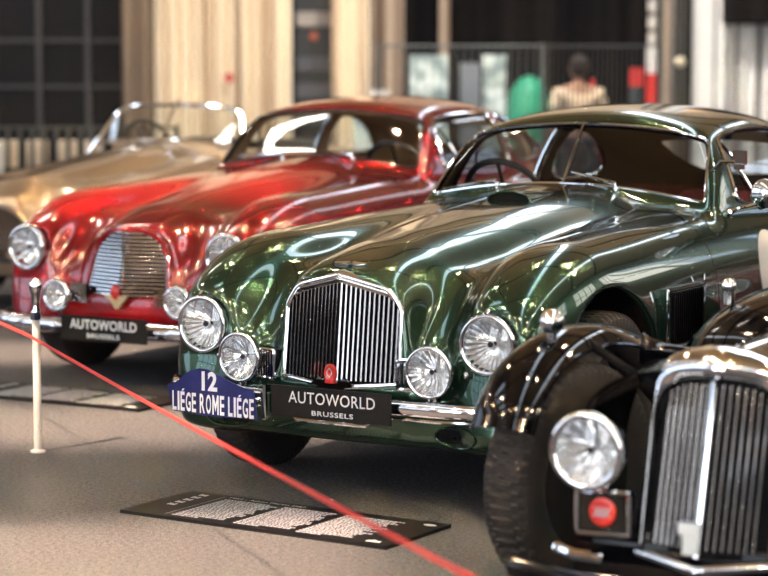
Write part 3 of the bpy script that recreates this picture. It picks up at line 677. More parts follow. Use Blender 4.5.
for y in np.linspace(-.20,.20,41):
    zt = gtop(y); hd.append([(gx(y,zt)+.000, y, zt-.024), (gx(y,zt)+.012, y, zt-.010), (gx(y,zt)+.004, y, zt+.012), (gx(y,zt)-.03, y, zt+.022), (gx(y,zt)-.05, y, zt+.010)])
m.grid(np.array(hd)); m.build('grille_header', CHROME, gr, autos=60)
for s in (-1, 1):
    m = MB(); fx = lambda y, z=.5: .682-.30*max(abs(y)-.25,0)
    for i in range(8):
        y = s*(.258+.013*i); m.tube([(fx(y),y,.442),(fx(y),y,.532)], .0042, 6)
    o = m.build('side_grille', CHROME, car); m = MB()
    q = [(.25,.438),(.365,.438),(.365,.538),(.25,.538)]; m.tube([(fx(a)+.002,s*a,b) for a,b in resample(q, 40, True)], .006, 6, closed=True); m.build('grille_frame', CHROME, o)
    MB().box((fx(.3)-.018, s*.307, .488), (.01,.11,.095)).build('grille_back', BLACKM, o, smooth=False)
    lamp(car, 'headlight', (.655, s*.578, .606), .101, axis=(1,s*.02,-.01), bucket=.10, ring=.009)
    m = MB(); m.tube([(.62,s*.578,.715),(.655,s*.578,.722),(.668,s*.578,.712)], .007, 8); m.build('headlight_crest', CHROME, car)
    lamp(car, 'fog_lamp', (.706, s*.384, .506), .087, axis=(1,s*.05,-.01), bucket=.075, stalk=.03, flutes=18, ring=.007)
    m = MB(); m.tube([(.63,s*.384,.40),(.67,s*.384,.395),(.69,s*.384,.405)], .02, 10); m.build('fog_lamp_bracket', CHROME, car); m = MB(); sphere_pts(m, (.655,s*.500,.50), .014, 10, 8); m.build('apron_bolt', CHROME, car)
    bp = chaikin([(.772,s*.24,0),(.770,s*.45,0),(.745,s*.60,0),(.70,s*.68,0),(.64,s*.72,0)], 3, closed=False)
    m = MB(); G_ = []
    for q in bp: G_.append([(q[0]-.02,q[1],.362),(q[0]-.002,q[1]+.0,.366),(q[0]+.006,q[1],.384),(q[0]+.004,q[1],.402),(q[0]-.008,q[1],.412),(q[0]-.022,q[1],.412)])
    m.grid(np.array(G_), closev=True, flip=s < 0); m.build('bumper', CHROME, car, autos=50)
    m = MB(); m.tube([(q[0]-.010,q[1],.352) for q in bp], .006, 6); m.build('bumper_strip', CHROME, car)
    a = [(.02*0,0,0)]
    m = MB(); th = np.linspace(0,2*PI,32,endpoint=False); c0 = hit(F, (1.0,s*.46,.285), (-1,0,0), .9); E_ = []
    for t in th:
        yy, z_ = s*.46+.085*math.cos(t), .285+.036*math.sin(t); E_.append(hit(F, (1.0,yy,z_), (-1,0,0), .9)+np.array([.003,0,0]))
    E_ = np.array(E_); cc = E_.mean(0); m.grid(np.stack([E_, (E_-cc)*.9+cc-[.004,0,0], (E_-cc)*.1+cc-[.0,0,0]], 1), closeu=True); m.build('brake_duct', BLACKM, car)
    m = MB(); m.tube(E_, .004, 6, closed=True); m.build('duct_lip', GREEN, car)
# bonnet scoop
m = MB(); G_ = []
for k, x in enumerate(np.linspace(0,1,16)):
    xx = -.58-.28*x; w = .095*(1-.15*x); h = .036*(1-x)**.8+.0015; r_ = []
    for t in np.linspace(0, PI, 21):
        y = w*math.cos(t); b = hit(F, (xx,y,1.3), (0,0,-1), .6)[2]; r_.append((xx, y, b-.004+h*math.sin(t)**.8))
    G_.append(r_)
m.grid(np.array(G_)); m.build('bonnet_scoop', GREEN, bon)
mouth = np.array(G_[0]); base = mouth.copy(); base[:,2] = [hit(F, (q[0],q[1],1.3), (0,0,-1), .6)[2]+.001 for q in mouth]
m = MB(); m.grid(np.stack([mouth-[.02,0,.002], base-[.012,0,0]], 1)); m.build('scoop_mouth', BLACKM, bon)
m = MB(); m.tube(mouth, .004, 6); m.build('scoop_lip', GREEN, bon)
# winged badge
m = MB(); c = hit(F, (.58,0,1.2), (0,0,-1), .8); 
for s in (-1, 1):
    P = [(0,0),(.010,.012),(.012,.035),(.006,.062),(-.004,.064),(-.006,.03),(-.010,.010)]
    P3 = [(c[0]+a, s*b, hit(F, (c[0]+a, s*b, 1.2), (0,0,-1), .8)[2]+.001) for a, b in P]
    m.poly(P3 if s > 0 else P3[::-1], (.3,0,1), .006)
m.box((c[0],0,c[2]+.004), (.026,.020,.008)); m.build('winged_badge', CHROME, bon, smooth=False)
# grille badge
BADGE = mat('red_enamel', (.70,.03,.02), .3, coat=.6)
m = MB(); m.lathe([(0,.001),(.008,.012),(.009,.023),(.004,.026),(0,.026)], (.706,-.002,.478), (1,0,0), n=28); m.V[-1][:,2] = (m.V[-1][:,2]-.478)*1.25+.478; b_ = m.build('grille_badge', BADGE, car)
m = MB(); m.tube([(.717,-.002+.011*math.cos(t),.480+.017*math.sin(t)) for t in np.linspace(0,2*PI,5)[:-1]], .0012, 4, closed=True); m.build('badge_mark', WHITEP, b_)
m = MB(); m.box((.712,-.002,.450), (.010,.036,.012)); m.build('badge_bar', BADGE, b_, smooth=False)
m = MB(); m.poly([(.694,y,z) for y,z in ((-.085,.440),(-.05,.462),(-.028,.452),(.026,.452),(.05,.462),(.085,.440),(.04,.424),(.02,.405),(-.02,.405),(-.04,.424))], (1,0,0), .012); m.build('badge_crest', CHROME, b_, smooth=False)
# number plate
pl = MB(); pl.box((.800,.056,.385), (.008,.476,.106)); pl = pl.build('number_plate', BLACKP, car, smooth=False)
text('plate_name', 'AUTOWORLD', WHITEP, pl, (.8045,.062,.402), (0,1,0), (0,0,1), .040, .345, space=1.05)
text('plate_town', 'BRUSSELS', WHITEP, pl, (.8045,.066,.352), (0,1,0), (0,0,1), .0165, .165, bold=.012, space=1.1)
m = MB(); m.tube([(.79,-.10,.335),(.795,-.085,.322),(.795,.19,.322),(.79,.205,.335)], .006, 8); m.build('plate_bracket', CHROME, car)
m = MB(); m.tube([(.78,-.212,.34),(.78,-.212,.405)], .026, 16); m.build('bumper_bracket', GREEN, car); m = MB(); m.box((.72,-.212,.37), (.12,.03,.04)); m.build('bumper_arm', BLACKM, car, smooth=False)
# rally plate
NAVY = mat('navy_enamel', (.006,.010,.080), .45, spec=.25, noise=(14,(.009,.014,.10),.45,.6))
prof = [(-.598,.412),(-.575,.322)]+[(y, .322-.008*math.sin((y+.575)/.36*PI)-.0*(y+.575)) for y in np.linspace(-.54,-.25,8)]+[(-.216,.313),(-.232,.418),(-.275,.424),(-.33,.442),(-.375,.462),(-.42,.476),(-.455,.479),(-.495,.468),(-.53,.447),(-.555,.425)]
def rx(y): return .845-.16*(y+.40)**2
m = MB(); f_ = resample(prof, 120, True); n_ = len(f_); cy, cz_ = -.405, .39
G_ = [[(rx(cy+(y-cy)*q)+o, cy+(y-cy)*q, cz_+(z-cz_)*q) for y, z in f_] for o, q in ((0,.02),(0,.5),(0,.98),(0,1),(-.005,1),(-.005,.02))]
m.grid(np.array(G_), closev=True); rp = m.build('rally_plate', NAVY, car, autos=30)
def rtext(nm, s, org, h, w, bold):
    P_, F__, o = text(nm, s, None, rp, (0,0,0), (0,1,0), (0,0,1), h, w, bold=bold)
    P_ = np.array(P_); P_[:,1] += org[0]; P_[:,2] += org[1]+.0*P_[:,1]; P_[:,0] = [rx(y)+.0015 for y in P_[:,1]]
    return newobj(nm, P_, F__, WHITEP, rp, smooth=False)
rtext('rally_number', '12', (-.412,.436), .068, .066, .035)
# condensed block capitals, one cell per letter
cells = [('L',.85),('I',.5),('E',.85),('G',1),('E',.85),(' ',.42),('R',1),('O',1),('M',1.2),('E',.85),(' ',.42),('L',.85),('I',.5),('E',.85),('G',1),('E',.85)]
tw = sum(c[1] for c in cells); u_ = .350/tw; x_ = -.577; AV, AF = [], []; nn = 0
for i, (ch, cw) in enumerate(cells):
    w_ = cw*u_*.80; cx_ = x_+cw*u_/2; x_ += cw*u_
    if ch == ' ': continue
    zc_ = .3585-.006*(cx_+.577)/.35; h_ = .068
    if ch == 'M':
        M_ = [(0,0),(0,1),(.24,1),(.5,.52),(.76,1),(1,1),(1,0),(.78,0),(.78,.62),(.5,.14),(.22,.62),(.22,0)]
        P_ = [(0, cx_+(a-.5)*w_*1.04, zc_+(b-.5)*h_) for a, b in M_]; F__ = [[0,11,10,1],[1,10,9,3,2],[9,8,5,4,3],[8,7,6,5]]
    else:
        P_, F__, _o = text('route', ch, None, rp, (0,0,0), (0,1,0), (0,0,1), h_, w_ if ch != 'I' else .0085, bold=.02 if ch != 'I' else .0); P_ = [(0, q[1]+cx_, q[2]+zc_) for q in P_]
    AV += [(rx(q[1])+.0016, q[1], q[2]) for q in P_]; AF += [[int(k)+nn for k in f] for f in F__]; nn = len(AV)
    if ch == 'E' and i in (2, 13):
        a = [(cx_-.004,zc_+.037),(cx_+.002,zc_+.037),(cx_+.009,zc_+.0445),(cx_+.001,zc_+.0445)]; AV += [(rx(p)+.0016,p,q) for p, q in a]; AF.append([nn,nn+1,nn+2,nn+3]); nn = len(AV)
newobj('rally_route', AV, AF, WHITEP, rp, smooth=False)
for y in (-.555,-.27): MB().tube([(.80,y,.37),(.74,y,.37)], .008, 8).build('plate_bracket', CHROME, rp)
MB().box((.80,-.205,.375), (.03,.012,.12)).build('plate_edge_bracket', CHROME, rp, smooth=False)
# side air outlet
m = MB(); y0 = .802
def sx(x, z): return hit(F, (x,1.1,z), (0,-1,0), .5)[1]
v0 = min(sx(-.30,.65), sx(-.55,.65))
m.box((-.43,v0+.006,.615), (.32,.035,.215)); vt = m.build('air_outlet', GREEN, car, smooth=False)
m = MB(); m.tube(resample([(-.265,v0+.026,.722),(-.595,v0+.026,.722),(-.595,v0+.026,.508),(-.265,v0+.026,.508)], 40, True), .006, 6, closed=True); m.build('outlet_frame', CHROME, vt)
m = MB(); m.box((-.44,v0+.022,.613), (.27,.008,.19))
for i in range(14): m.box((-.315-i*.0195,v0+.027,.613), (.008,.010,.185))
m.build('outlet_louvres', mat('smoked_chrome', (.10,.11,.14), .15, 1.0), vt, smooth=False)
MB().tube([(-.635,v0+.012,.75),(-.635,v0+.012,.66)], .004, 6).build('catch', CHROME, vt)
# mirrors and spot mirror on the door
m = MB(); sphere_pts(m, (-.98,.90,1.035), .058, 24, 16, (.55,1,1)); o = m.build('door_mirror', CHROME, car)
m = MB(); m.tube([(-.98,.885,1.0),(-.96,.84,.985),(-.94,.80,.975),(-.90,.77,.955)], [.010,.008,.008,.016], 8); sphere_pts(m, (-.98,.885,.99), .018, 10, 8); m.build('mirror_stalk', CHROME, o)
m = MB(); m.box((-1.13,.735,1.165), (.018,.055,.055)); m.box((-1.125,.735,1.130), (.03,.035,.022)); m.tube([(-1.13,.72,1.15),(-1.09,.67,1.15),(-1.10,.63,1.11)], .007, 6); m.build('clip_mirror', CHROME, car, autos=30)
# cream roundel on the door
n_ = 48; c0 = (-1.40,.70); R_ = .165; G_ = []
for q in (.02,.4,.8,1.0): G_.append([hit(F, (c0[0]+q*R_*math.cos(t),1.1,c0[1]+q*R_*math.sin(t)), (0,-1,0), .6)+np.array([0,.002,0]) for t in np.linspace(0,2*PI,n_,endpoint=False)])
m = MB(); m.grid(np.array(G_), closev=True); m.build('race_roundel', mat('cream_roundel', (.78,.70,.60), .5), car)
# ---- red coupe --------------------------------------------------
R_POSE = (rad_(30.3), -.900, 10.91)
PR = dict(hlz=.648, nosex=.590, tilt=.20, pocket=([0,.08,.14,.19,.225,.235],[.752,.745,.722,.68,.60,.50],lambda ay, z: .700-.26*ay-.24*(z-.43)), hood=[(1.3,.68),(.65,.735),(.58,.762),(.415,.835),(.20,.880),(.024,.912),(-.27,.955),(-.616,.998)], cabin=True, paint=RED, res=.017, lining=HEAD_TAN, leather=LEATHER_TAN, axle=.06, wsm=SATIN, bar=False)
car, bon, hull, cab, F = db_coupe('vintage_coupe', R_POSE, 'bright red vintage coupe with horizontal bar grille and black plate, behind the rope post', PR)
trims(car, cab, PR); wipers(car, cab, [(.245,1.045,.03,1.075), (-.20,1.045,-.50,1.03)])
seats(car, LEATHER_TAN, .42, -1.95, .97); steering(car, (-1.33,.36,.95)); box_obj('dashboard', (-1.27,0,.90), (.08,1.16,.13), SATIN, car)
def rt(y): return float(np.interp(abs(y), [0,.08,.14,.19,.225,.235], [.752,.745,.722,.68,.60,.50]))
def rxx(y, z=.6): return .700-.26*abs(y)-.24*(z-.43)
g = MB()
for z in np.linspace(.447,.735,17):
    yy = [y for y in np.linspace(-.235,.235,41) if rt(y) > z+.003]
    g.tube([(rxx(y,z),y,z) for y in yy], .0050, 8)
gr = g.build('radiator_grille', mat('polished_slat', (.85,.85,.86), .12, 1.0), car); bk = MB(); bk.grid(np.array([[(rxx(y,z)-.016, y, min(z, rt(y)-.002)) for y in np.linspace(-.236,.236,25)] for z in np.linspace(.43,.752,14)])); bk.build('grille_back', BLACKM, gr)
MB().box((rxx(0)-.002,0,.59), (.012,.012,.30)).build('centre_bar', CHROME, gr, smooth=False)
m = MB(); m.tube([(rxx(y,z)+.002,y,z) for y,z in [(-.245,.43)]+[(-y,rt(y)+.006) for y in np.linspace(.24,0,14)]+[(y,rt(y)+.006) for y in np.linspace(.015,.24,14)]+[(.245,.43)]], .016, 8); m.build('grille_surround', RED, gr)
for s in (-1, 1):
    m = MB()
    for z in np.linspace(.405,.485,7): m.tube([(.690,s*.20,z),(.682,s*.26,z),(.670,s*.31,z)], .0042, 6)
    o = m.build('side_grille', CHROME, car); MB().box((.660,s*.255,.445), (.01,.10,.085)).build('grille_back', BLACKM, o, smooth=False)
    lamp(car, 'headlight', (.655, s*.585, .648), .108, axis=(1,s*.02,0), flutes=14); lamp(car, 'fog_lamp', (.72, s*.355, .432), .075, axis=(1,0,0), bucket=.06, stalk=.02, flutes=12)
bp = np.array(chaikin([(.40,-.84),(.56,-.825),(.68,-.76),(.745,-.63),(.772,-.45),(.78,0),(.772,.45),(.745,.63),(.68,.76),(.56,.825),(.40,.84)], 3, closed=False)); m = MB()
m.grid(np.array([[(q[0]-.03,q[1],.255),(q[0]-.002,q[1],.262),(q[0]+.012,q[1],.292),(q[0]-.002,q[1],.322),(q[0]-.03,q[1],.330)] for q in bp]), closev=True); m.build('bumper', CHROME, car, autos=50)
pl = MB(); pl.box((.805,-.008,.295), (.008,.50,.115)); pl = pl.build('number_plate', BLACKP, car, smooth=False)
text('plate_name', 'AUTOWORLD', WHITEP, pl, (.8095,-.008,.315), (0,1,0), (0,0,1), .046, .39, bold=.02, space=1.05)
text('plate_town', 'BRUSSELS', WHITEP, pl, (.8095,-.008,.262), (0,1,0), (0,0,1), .022, .19, bold=.02, space=1.1)
m = MB(); sphere_pts(m, (.712,-.01,.462), .026, 14, 10, (.5,1,1.35)); b_ = m.build('grille_badge', BADGE, car)
m = MB(); m.poly([(.702,y,z) for y,z in ((-.085,.452),(-.05,.43),(-.02,.40),(-.01,.385),(.01,.385),(.02,.40),(.05,.43),(.065,.452),(.03,.446),(-.04,.446))], (1,0,0), .012); m.build('badge_wings', mat('gilt_enamel', (.85,.62,.35), .3, .6), b_, smooth=False)
m = MB(); c = hit(F, (.60,0,1.2), (0,0,-1), .8); m.box((c[0],0,c[2]+.006), (.02,.08,.012)); m.build('winged_badge', CHROME, bon, smooth=False)
# ---- beige convertible --------------------------------------------
T_POSE = (rad_(32), -2.073, 14.055)
PT_ = dict(cabin=False, paint=TAN, res=.021, axle=.06, hlz=.56, cowl=1.01, crest=[(1.3,.80),(.2,.80),(-.03,.81),(-.39,.84),(-.77,.88)], hood=[(1.3,.62),(.70,.70),(.645,.72),(.574,.75),(.39,.80),(.113,.85),(-.181,.895),(-.616,.955)])
car, bon, hull, _, F = db_coupe('vintage_convertible', T_POSE, 'champagne beige open convertible at the left behind the red coupe', PT_)
ws = chaikin([(-.66,.92),(-.59,1.09),(-.53,1.21),(-.42,1.25),(0,1.265),(.42,1.25),(.53,1.21),(.59,1.09),(.66,.92)], 2, closed=False)
def cx(y, z): return -1.05-.75*(z-1.03)-.28*y*y
m = MB(); m.tube([(cx(y,z),y,z) for y,z in ws]+[], .014, 8); m.tube([(cx(y,1.03-.11*y*y),y,1.03-.11*y*y) for y in np.linspace(-.6,.6,21)], .012, 8); wf_ = m.build('windscreen_frame', CHROME, car)
m = MB(); m.grid(np.array([[(cx(y,z),y,z) for y in (np.linspace(-1,1,15)*float(np.interp(z,[.97,1.10,1.21,1.25],[.60,.57,.53,.42])))] for z in np.linspace(1.0,1.25,9)])); m.build('windscreen', GLASS, wf_)
MB().tube([(cx(0,z),0,z) for z in (1.03,1.16,1.30)], .010, 6).build('windscreen_bar', CHROME, wf_)
seats(car, mat('black_leather', (.02,.02,.022), .4), .45, -2.0, 1.0); steering(car, (-1.40,-.36,.98))
box_obj('dashboard', (-1.27,0,.93), (.10,1.05,.10), TAN, car); box_obj('cockpit_tub', (-1.8,0,.42), (1.1,1.1,.25), mat('dark_carpet', (.02,.018,.016), .9), car)
m = MB(); m.tube(resample([(-1.24,y,.975) for y in np.linspace(-.56,.56,9)], 9), .02, 8); m.build('cockpit_rail', TAN, car)
m = MB(); th = np.linspace(0,2*PI,40,endpoint=False); O = np.array([(.71-.3*(.24*math.cos(t))**2,.34*math.cos(t),.52+.16*math.sin(t)) for t in th]); c_ = O.mean(0); m.grid(np.stack([O,(O-c_)*.5+c_,(O-c_)*.03+c_],1), closeu=True); o = m.build('radiator_grille', mat('dark_mesh', (.05,.035,.028), .5, .5), car)
m = MB(); m.tube(O, .012, 8, closed=True); m.build('grille_surround', CHROME, o)
for s in (-1, 1): lamp(car, 'headlight', (.655, s*.578, .56), .095, axis=(1,0,0), flutes=12)
m = MB(); m.grid(np.array([[(q[0]-.03,q[1],.33),(q[0]+.012,q[1],.365),(q[0]-.03,q[1],.40)] for q in bp]), closev=True); m.build('bumper', CHROME, car, autos=50)
# ---- black open tourer in the foreground ---------------------------
B_POSE = (rad_(30), 1.06, 5.97); ang, px, py = B_POSE
BLACKG = mat('black_gloss_paint', (.003,.003,.004), .07, 0, spec=.45)
car = root('vintage_roadster', (px, py, 0), math.atan2(-math.cos(ang), -math.sin(ang)), 'black prewar roadster in the foreground with separate wings and tall chrome radiator', 'car', 'classic sports cars in a row')
def ftop(y, s=1): return float(np.interp(abs(y), [0,.10,.145,.165,.17], [.735,.722,.700,.665,.60]))
def fx(y, z): return .640-.26*(z-.28)-.30*abs(y)
Y0_ = .045
def yy(y): return y+Y0_
g = MB()
for i in range(7):
    for s in (-1, 1):
        y = s*(.020+i*.0185); zt = ftop(y)-.012; P = []
        for z in np.linspace(.315, zt, 8): xx = fx(y, z); P.append([(xx,yy(y)-.0036,z),(xx+.003,yy(y),z),(xx,yy(y)+.0036,z),(xx-.008,yy(y)+.003,z),(xx-.008,yy(y)-.003,z)])
        g.grid(np.array(P), closev=True)
gr = g.build('radiator_grille', mat('brushed_slat', (.62,.61,.60), .22, 1.0), car, autos=30)
g = MB(); g.tube([(fx(0,z)+.006,yy(0),z) for z in np.linspace(.30,.73,6)], .0065, 8); g.build('centre_bar', CHROME, gr)
bk = MB(); bk.grid(np.array([[(fx(y,z)-.024,yy(y),min(z,ftop(y))) for y in np.linspace(-.165,.165,15)] for z in np.linspace(.29,.765,12)])); bk.build('grille_back', BLACKM, gr)
side = [(.166,.29),(.170,.50),(.170,.64),(.163,.675),(.145,.705),(.10,.727),(0,.738)]
ol = side+[(-y,z) for y,z in side[::-1][1:]]
m = MB()   # radiator shell: deep band round the slats
def shell(o, dx): return [(fx(y,z)+dx, yy(y*(1+.45*o/.17)), z+o*2.0*max(0,min(1,(z-.58)/.12))) for y, z in chaikin(ol, 2, closed=False)]
m.grid(np.array([shell(-.004,-.02), shell(0,.006), shell(.012,.012), shell(.026,.004), shell(.034,-.03), shell(.036,-.10)])); 
m.tube([(fx(y,.285)+.004,yy(y),.285-.02*(1-abs(y)/.17)) for y in np.linspace(-.18,.18,15)], .014, 8)
m.build('radiator_shell', CHROME, gr, autos=60)
m = MB(); m.box((fx(0,.34)+.022,yy(-.012),.345), (.014,.04,.075)); m.box((fx(0,.30)+.022,yy(-.012),.375), (.016,.055,.03)); m.build('radiator_badge', mat('pale_enamel', (.75,.76,.76), .3), gr, smooth=False)
# bonnet, scuttle and tail: lofted rounded sections
def sec(x, w, zt, zb, n=2.6, N=40):
    P = []
    for t in np.linspace(0, PI, N): c, s = math.cos(t), math.sin(t); P.append((x, yy(math.copysign(abs(c)**(2/n), c)*w), zb+(zt-zb)*abs(s)**(2/n)))
    return P
xs = [(.50,.180,.785),(.30,.215,.79),(.0,.27,.795),(-.20,.32,.80),(-.38,.36,.80)]
m = MB(); m.grid(np.array([sec(x,w,z,.30) for x,w,z in xs])); bon = m.build('bonnet', BLACKG, car, autos=60)
m = MB(); m.tube([(x,yy(0),z+.002) for x,w,z in xs], .006, 6); m.build('bonnet_hinge', CHROME, bon)
for s in (-1, 1):
    m = MB()
    for k in range(8):
        x = .34-k*.075; w = float(np.interp(-x, [-.5,-.3,0,.3,.6], [.188,.215,.26,.31,.365])); m.tube([(x,yy(s*(w-.002)),.48),(x,yy(s*(w-.004)),.64)], .010, 6)
    m.build('louvres', BLACKG, bon)
xs = [(-.385,.365,.802),(-.42,.44,.82),(-.50,.55,.85),(-.60,.62,.87),(-.75,.66,.88),(-1.0,.67,.88)]
m = MB(); m.grid(np.array([sec(x,w,z,.30) for x,w,z in xs])); m.build('scuttle', BLACKG, car, autos=60)
xs = [(-1.01,.66,.70),(-1.6,.58,.66),(-2.2,.58,.72),(-2.5,.55,.80),(-2.9,.45,.78),(-3.2,.2,.62)]
m = MB(); m.grid(np.array([sec(x,w,z,.28) for x,w,z in xs])); m.build('tub', BLACKG, car, autos=60)
for y in (-.40, .40): m = MB(); m.tube([(-.60,yy(y),.80),(-.60,yy(y),.845)], .018, 10); sphere_pts(m, (-.60,yy(y),.855), .024, 12, 8); m.build('windscreen_clamp', CHROME, car)
m = MB(); m.tube([(-1.0,yy(y),.90+.10) for y in np.linspace(-.44,.44,9)] , .008, 6); 
P = chaikin([(-1.0,yy(-.44),.84),(-1.05,yy(-.45),1.0),(-1.05,yy(.45),1.0),(-1.0,yy(.44),.84)], 2, closed=False)
# chassis, axle, valance
m = MB(); m.box((.48,yy(0),.27), (.20,.62,.10)); m.box((-.8,yy(0),.25), (2.8,.7,.10)); m.build('chassis', BLACKG, car, smooth=False)
m = MB(); m.tube([(.0,-.55,.30),(.05,-.3,.24),(.05,.3,.24),(.0,.55,.30)], .025, 10); m.build('front_axle', BLACKM, car)
m = MB(); m.tube([(.74,-.42,.245),(.78,-.2,.235),(.78,.25,.235),(.74,.5,.245)], .020, 10, sq=(1,1.4)); m.build('bumper_bar', BLACKG, car)
for s in (-1, 1):
    wheel(car, (0, s*.60, .34), R=.335, w=.15, steer=rad_(-11), treads=60, side=s, rim=mat('dark_rim', (.03,.03,.033), .3, .6), tread_depth=.010)
    wheel(car, (-2.6, s*.62, .34), R=.335, w=.15, treads=40, side=s, rim=MATS['dark_rim'], detail=False)
    # front wing: swept blade over the wheel
    A_ = chaikin([(.385,.530),(.35,.60),(.25,.685),(.09,.735),(-.12,.748),(-.36,.72),(-.60,.645),(-.85,.50),(-1.05,.38)], 3, closed=False); G_ = []
    T_ = np.gradient(A_, axis=0); T_ /= np.linalg.norm(T_, axis=1)[:,None]
    for (x, z), t in zip(A_, T_):
        n_ = np.array([-t[1], t[0]])*-1
        if n_[1] < 0 and x < .1: n_ = -n_
        if x >= .1 and n_[0] < 0: n_ = -n_
        row = []
        for a in np.linspace(-1, 1, 17): row.append((x+n_[0]*(.055*(1-abs(a)**2.4)-.03), s*(.645+.098*a), z+n_[1]*(.055*(1-abs(a)**2.4)-.03)))
        for a in np.linspace(1, -1, 17): row.append((x+n_[0]*(.049*(1-abs(a)**2.4)-.034), s*(.645+.093*a), z+n_[1]*(.049*(1-abs(a)**2.4)-.034)))
        G_.append(row)
    m = MB(); m.grid(np.array(G_), closev=True, flip=s < 0); nv = len(G_[0]); m.F += [list(range(nv)), [(len(G_)-1)*nv+i for i in range(nv)][::-1]]; m.M += [0,0]
    w_ = m.build('front_wing', BLACKG, car, autos=50)
    m = MB(); m.tube([(g_[0][0]+0, g_[0][1], g_[0][2]) for g_ in G_], .006, 6); m.build('wing_bead', BLACKG, w_)
    m = MB(); sphere_pts(m, (.09,s*.62,.800), .036, 20, 14, (1.15,1,1)); m.tube([(.09,s*.62,.74),(.09,s*.62,.79)], .014, 10); m.build('side_lamp', CHROME, w_)
    MB().tube([(-.05,s*.34,.60),(-.05,s*.60,.74)], .014, 8).build('wing_stay', BLACKM, w_)
    lamp(car, 'headlight', (.64, -.255 if s < 0 else .345, .543), .100, axis=(1,0,0), bucket=.11, flutes=14)
# valance that curves down from the bonnet to the wheel on each side
for s in (-1, 1):
    m = MB(); G_ = []
    for x in np.linspace(.50, .05, 8):
        k = (.50-x)/.45; P_ = chaikin([(.15+.06*k,.745),(.24+.05*k,.735),(.34+.05*k,.68),(.40+.04*k,.58),(.42+.04*k,.44)], 2, closed=False)
        G_.append([(x+.02*math.cos(i), yy(s*a), b) for i, (a, b) in enumerate(P_)])
    G_ = np.array(G_); G_[:,:,0] = np.linspace(.50,.05,8)[:,None]; m.grid(G_, flip=s < 0); m.grid(G_-[0,s*.004,.004], flip=s > 0); m.build('side_valance', BLACKG, car)
# badge box beside the radiator
bx_ = MB().box((.60,-.215,.385), (.05,.145,.10)).build('lamp_box', BLACKG, car, smooth=False)
m = MB(); m.tube(resample([(.627,-.288,.437),(.627,-.142,.442),(.627,-.142,.330),(.627,-.288,.328)], 32, True), .006, 6, closed=True); m.build('box_frame', CHROME, bx_)
m = MB(); m.lathe([(0,.001),(.006,.030),(.004,.036),(0,.037)], (.628,-.215,.387), (1,0,0), n=28); rb = m.build('round_badge', BADGE, bx_)
m = MB()
for k in range(3): m.tube([(.6345,-.238+k*.014,.375),(.6345,-.220+k*.014,.400)], .0022, 4); m.tube([(.6345,-.236+k*.014,.400),(.6345,-.222+k*.014,.375)], .0016, 4)
m.build('badge_pattern', WHITEP, rb)
m = MB(); m.tube([(.66,-.33,.29),(.70,-.26,.285),(.70,-.18,.285)], .014, 8); m.build('tow_shackle', CHROME, car)
# horn trumpet beside the bonnet
m = MB(); m.lathe([(-.16,.012),(-.02,.016),(.05,.022),(.10,.035),(.12,.048),(.122,.03),(.05,.001)], (-.18,-.33,.70), (.25,-1,.05), n=20); m.build('horn', BLACKG, car, autos=50)
# ------------------------------------------------------------------ stanchion, rope
STAN = mat('cream_post_paint', (.80,.72,.62), .4)
def stanchion(x, y, label):
    t = root('rope_post', (x, y, 0), 0, label, 'post', None)
    MB().lathe([(0,.001),(0,.030),(.006,.030),(.010,.018),(.012,.016)], (0,0,0), (0,0,1), n=24, up=(1,0,0)).build('base', STAN, t)
    MB().tube([(0,0,.01),(0,0,.54)], .0155, 16).build('shaft', STAN, t)
    m = MB().lathe([(.54,.017),(.545,.020),(.56,.020),(.58,.013),(.60,.016),(.63,.018),(.655,.026),(.675,.024),(.69,.012),(.695,.001)], (0,0,0), (0,0,1), n=20, up=(1,0,0)); m.build('head', CHROME, t)
    m = MB(); m.tube([(0,-.016,.53),(0,-.016,.545),(0,-.016,.56)], .02, 8); m.build('eyelet', CHROME, t)
stanchion(-1.372, 8.603, 'slim cream rope post with a chrome head standing before the red coupe')
stanchion(.62, 3.35, 'slim cream rope post nearest the camera, below the picture')
P0, P1 = np.array([-1.393,8.575,.466]), np.array([.62,3.37,.466]); Pm = np.array([-1.9,9.75,.466])
d = P1-P0; u = d/np.linalg.norm(d); m = MB(); G_ = []
pts = [Pm-(P0-Pm)*1.2]+[Pm]+[P0+d*t-np.array([0,0,.012*math.sin(PI*t)]) for t in np.linspace(0,1,20)]
for q in pts: G_.append([q+[0,0,.007], q+[.002,.001,0], q+[0,0,-.007], q-[.002,.001,0]])
m.grid(np.array(G_), closev=True); tag(m.build('barrier_ribbon', mat('red_ribbon', (.75,.06,.05), .6)), 'thin red barrier ribbon stretched from the cream post towards the lower right', 'ribbon')
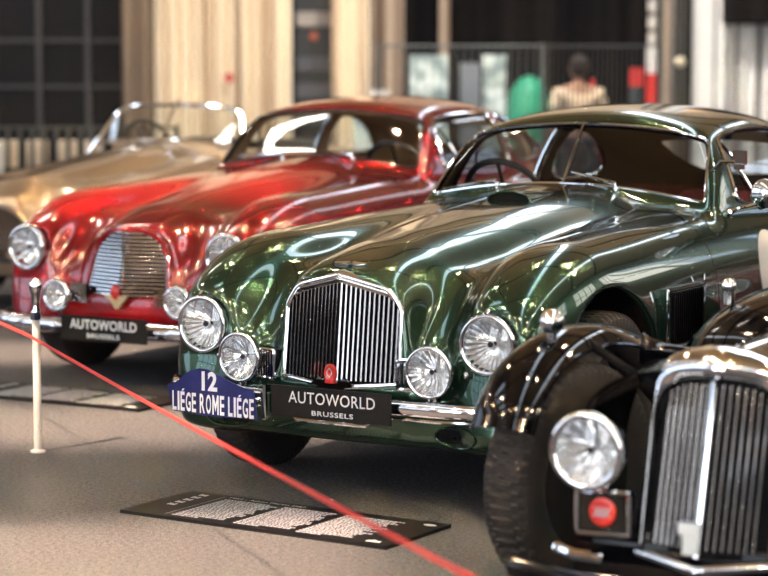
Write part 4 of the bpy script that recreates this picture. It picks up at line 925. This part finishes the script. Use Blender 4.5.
# ------------------------------------------------------------------ information boards on the floor
INK = mat('grey_print', (.50,.50,.56), .7)
def info_board(loc, rz, label, L=1.08, W=.40, seed=3):
    t = root('information_board', loc, rz, label, 'sign', 'floor information boards')
    m = MB(); m.box((L/2,W/2,.006), (L,W,.012)); m.build('panel', BLACKP, t, smooth=False)
    r = np.random.default_rng(seed)
    for c in range(3):   # three columns of small print, ragged on the right
        x0 = .20+c*.255; m = MB(); rows = 17
        for k in range(rows):
            z = W-.075-k*.0185; x = x0; end = x0+.235*(.80+.2*r.random())*(1 if k < rows-1 else .5)
            while x < end:
                w = r.uniform(.006,.017); m.add([(x,z,.0128),(x+w,z,.0128),(x+w,z+.011,.0128),(x,z+.011,.0128)], [(0,1,2,3)]); x += w+r.uniform(.0025,.005)
        m.build('text_column', INK, t, smooth=False)
    text('heading', '1952 - Aston Martin DB2', WHITEP, t, (.20+.16,W-.035,.0122), (1,0,0), (0,1,0), .017, .32)
    m = MB(); m.add([(.172,.03,.0126),(.174,.03,.0126),(.174,W-.03,.0126),(.172,W-.03,.0126)], [(0,1,2,3)]); m.build('rule', INK, t, smooth=False)
    m = MB()
    for k in range(5): 
        z = W-.06-k*.045
        for a in range(3): m.add([(.075+.012*a,z,.0126),(.083+.012*a,z,.0126),(.083+.012*a,z+.026-.008*(a % 2),.0126),(.075+.012*a,z+.026,.0126)], [(0,1,2,3)])
    m.build('data_list', WHITEP, t, smooth=False)
    m = MB(); m.lathe([(0,.001),(0,.024)], (0,0,0), (0,0,1), n=20, up=(1,0,0)); m.V[-1] = m.V[-1]*[1,.6,1]+[L-.05,W-.05,.0126]; m.build('round_logo', WHITEP, t, smooth=False)
    m = MB(); m.add([(L-.10,.03,.0126),(L-.045,.03,.0126),(L-.05,.055,.0126),(L-.07,.05,.0126),(L-.075,.062,.0126),(L-.10,.045,.0126)], [(0,1,2,3,4,5)]); m.build('hand_logo', WHITEP, t, smooth=False)
    return t
info_board((-.904,7.406,0), math.atan2(6.842-7.406, -.019+.904), 'black floor information board in front of the green coupe, under the ribbon')
info_board((-2.02,10.15,0), math.atan2(-.53, .92), 'black floor information board before the red coupe, behind the rope post', seed=5)
info_board((-3.12,10.62,0), math.atan2(-.40, .92), 'black floor information board at the left edge, beyond the rope post', seed=9)

# ---- a second red coupe, parked to the right of the picture (added out of view for its red reflections in the green door)
pool = [o for o in bpy.data.objects if o.parent is None and o.name == 'vintage_coupe.001']
rc = copy_tree(pool[0]); rc.location = (4.3, 10.2, 0); rc['label'] = 'second red coupe to the right of the green coupe, outside the picture'
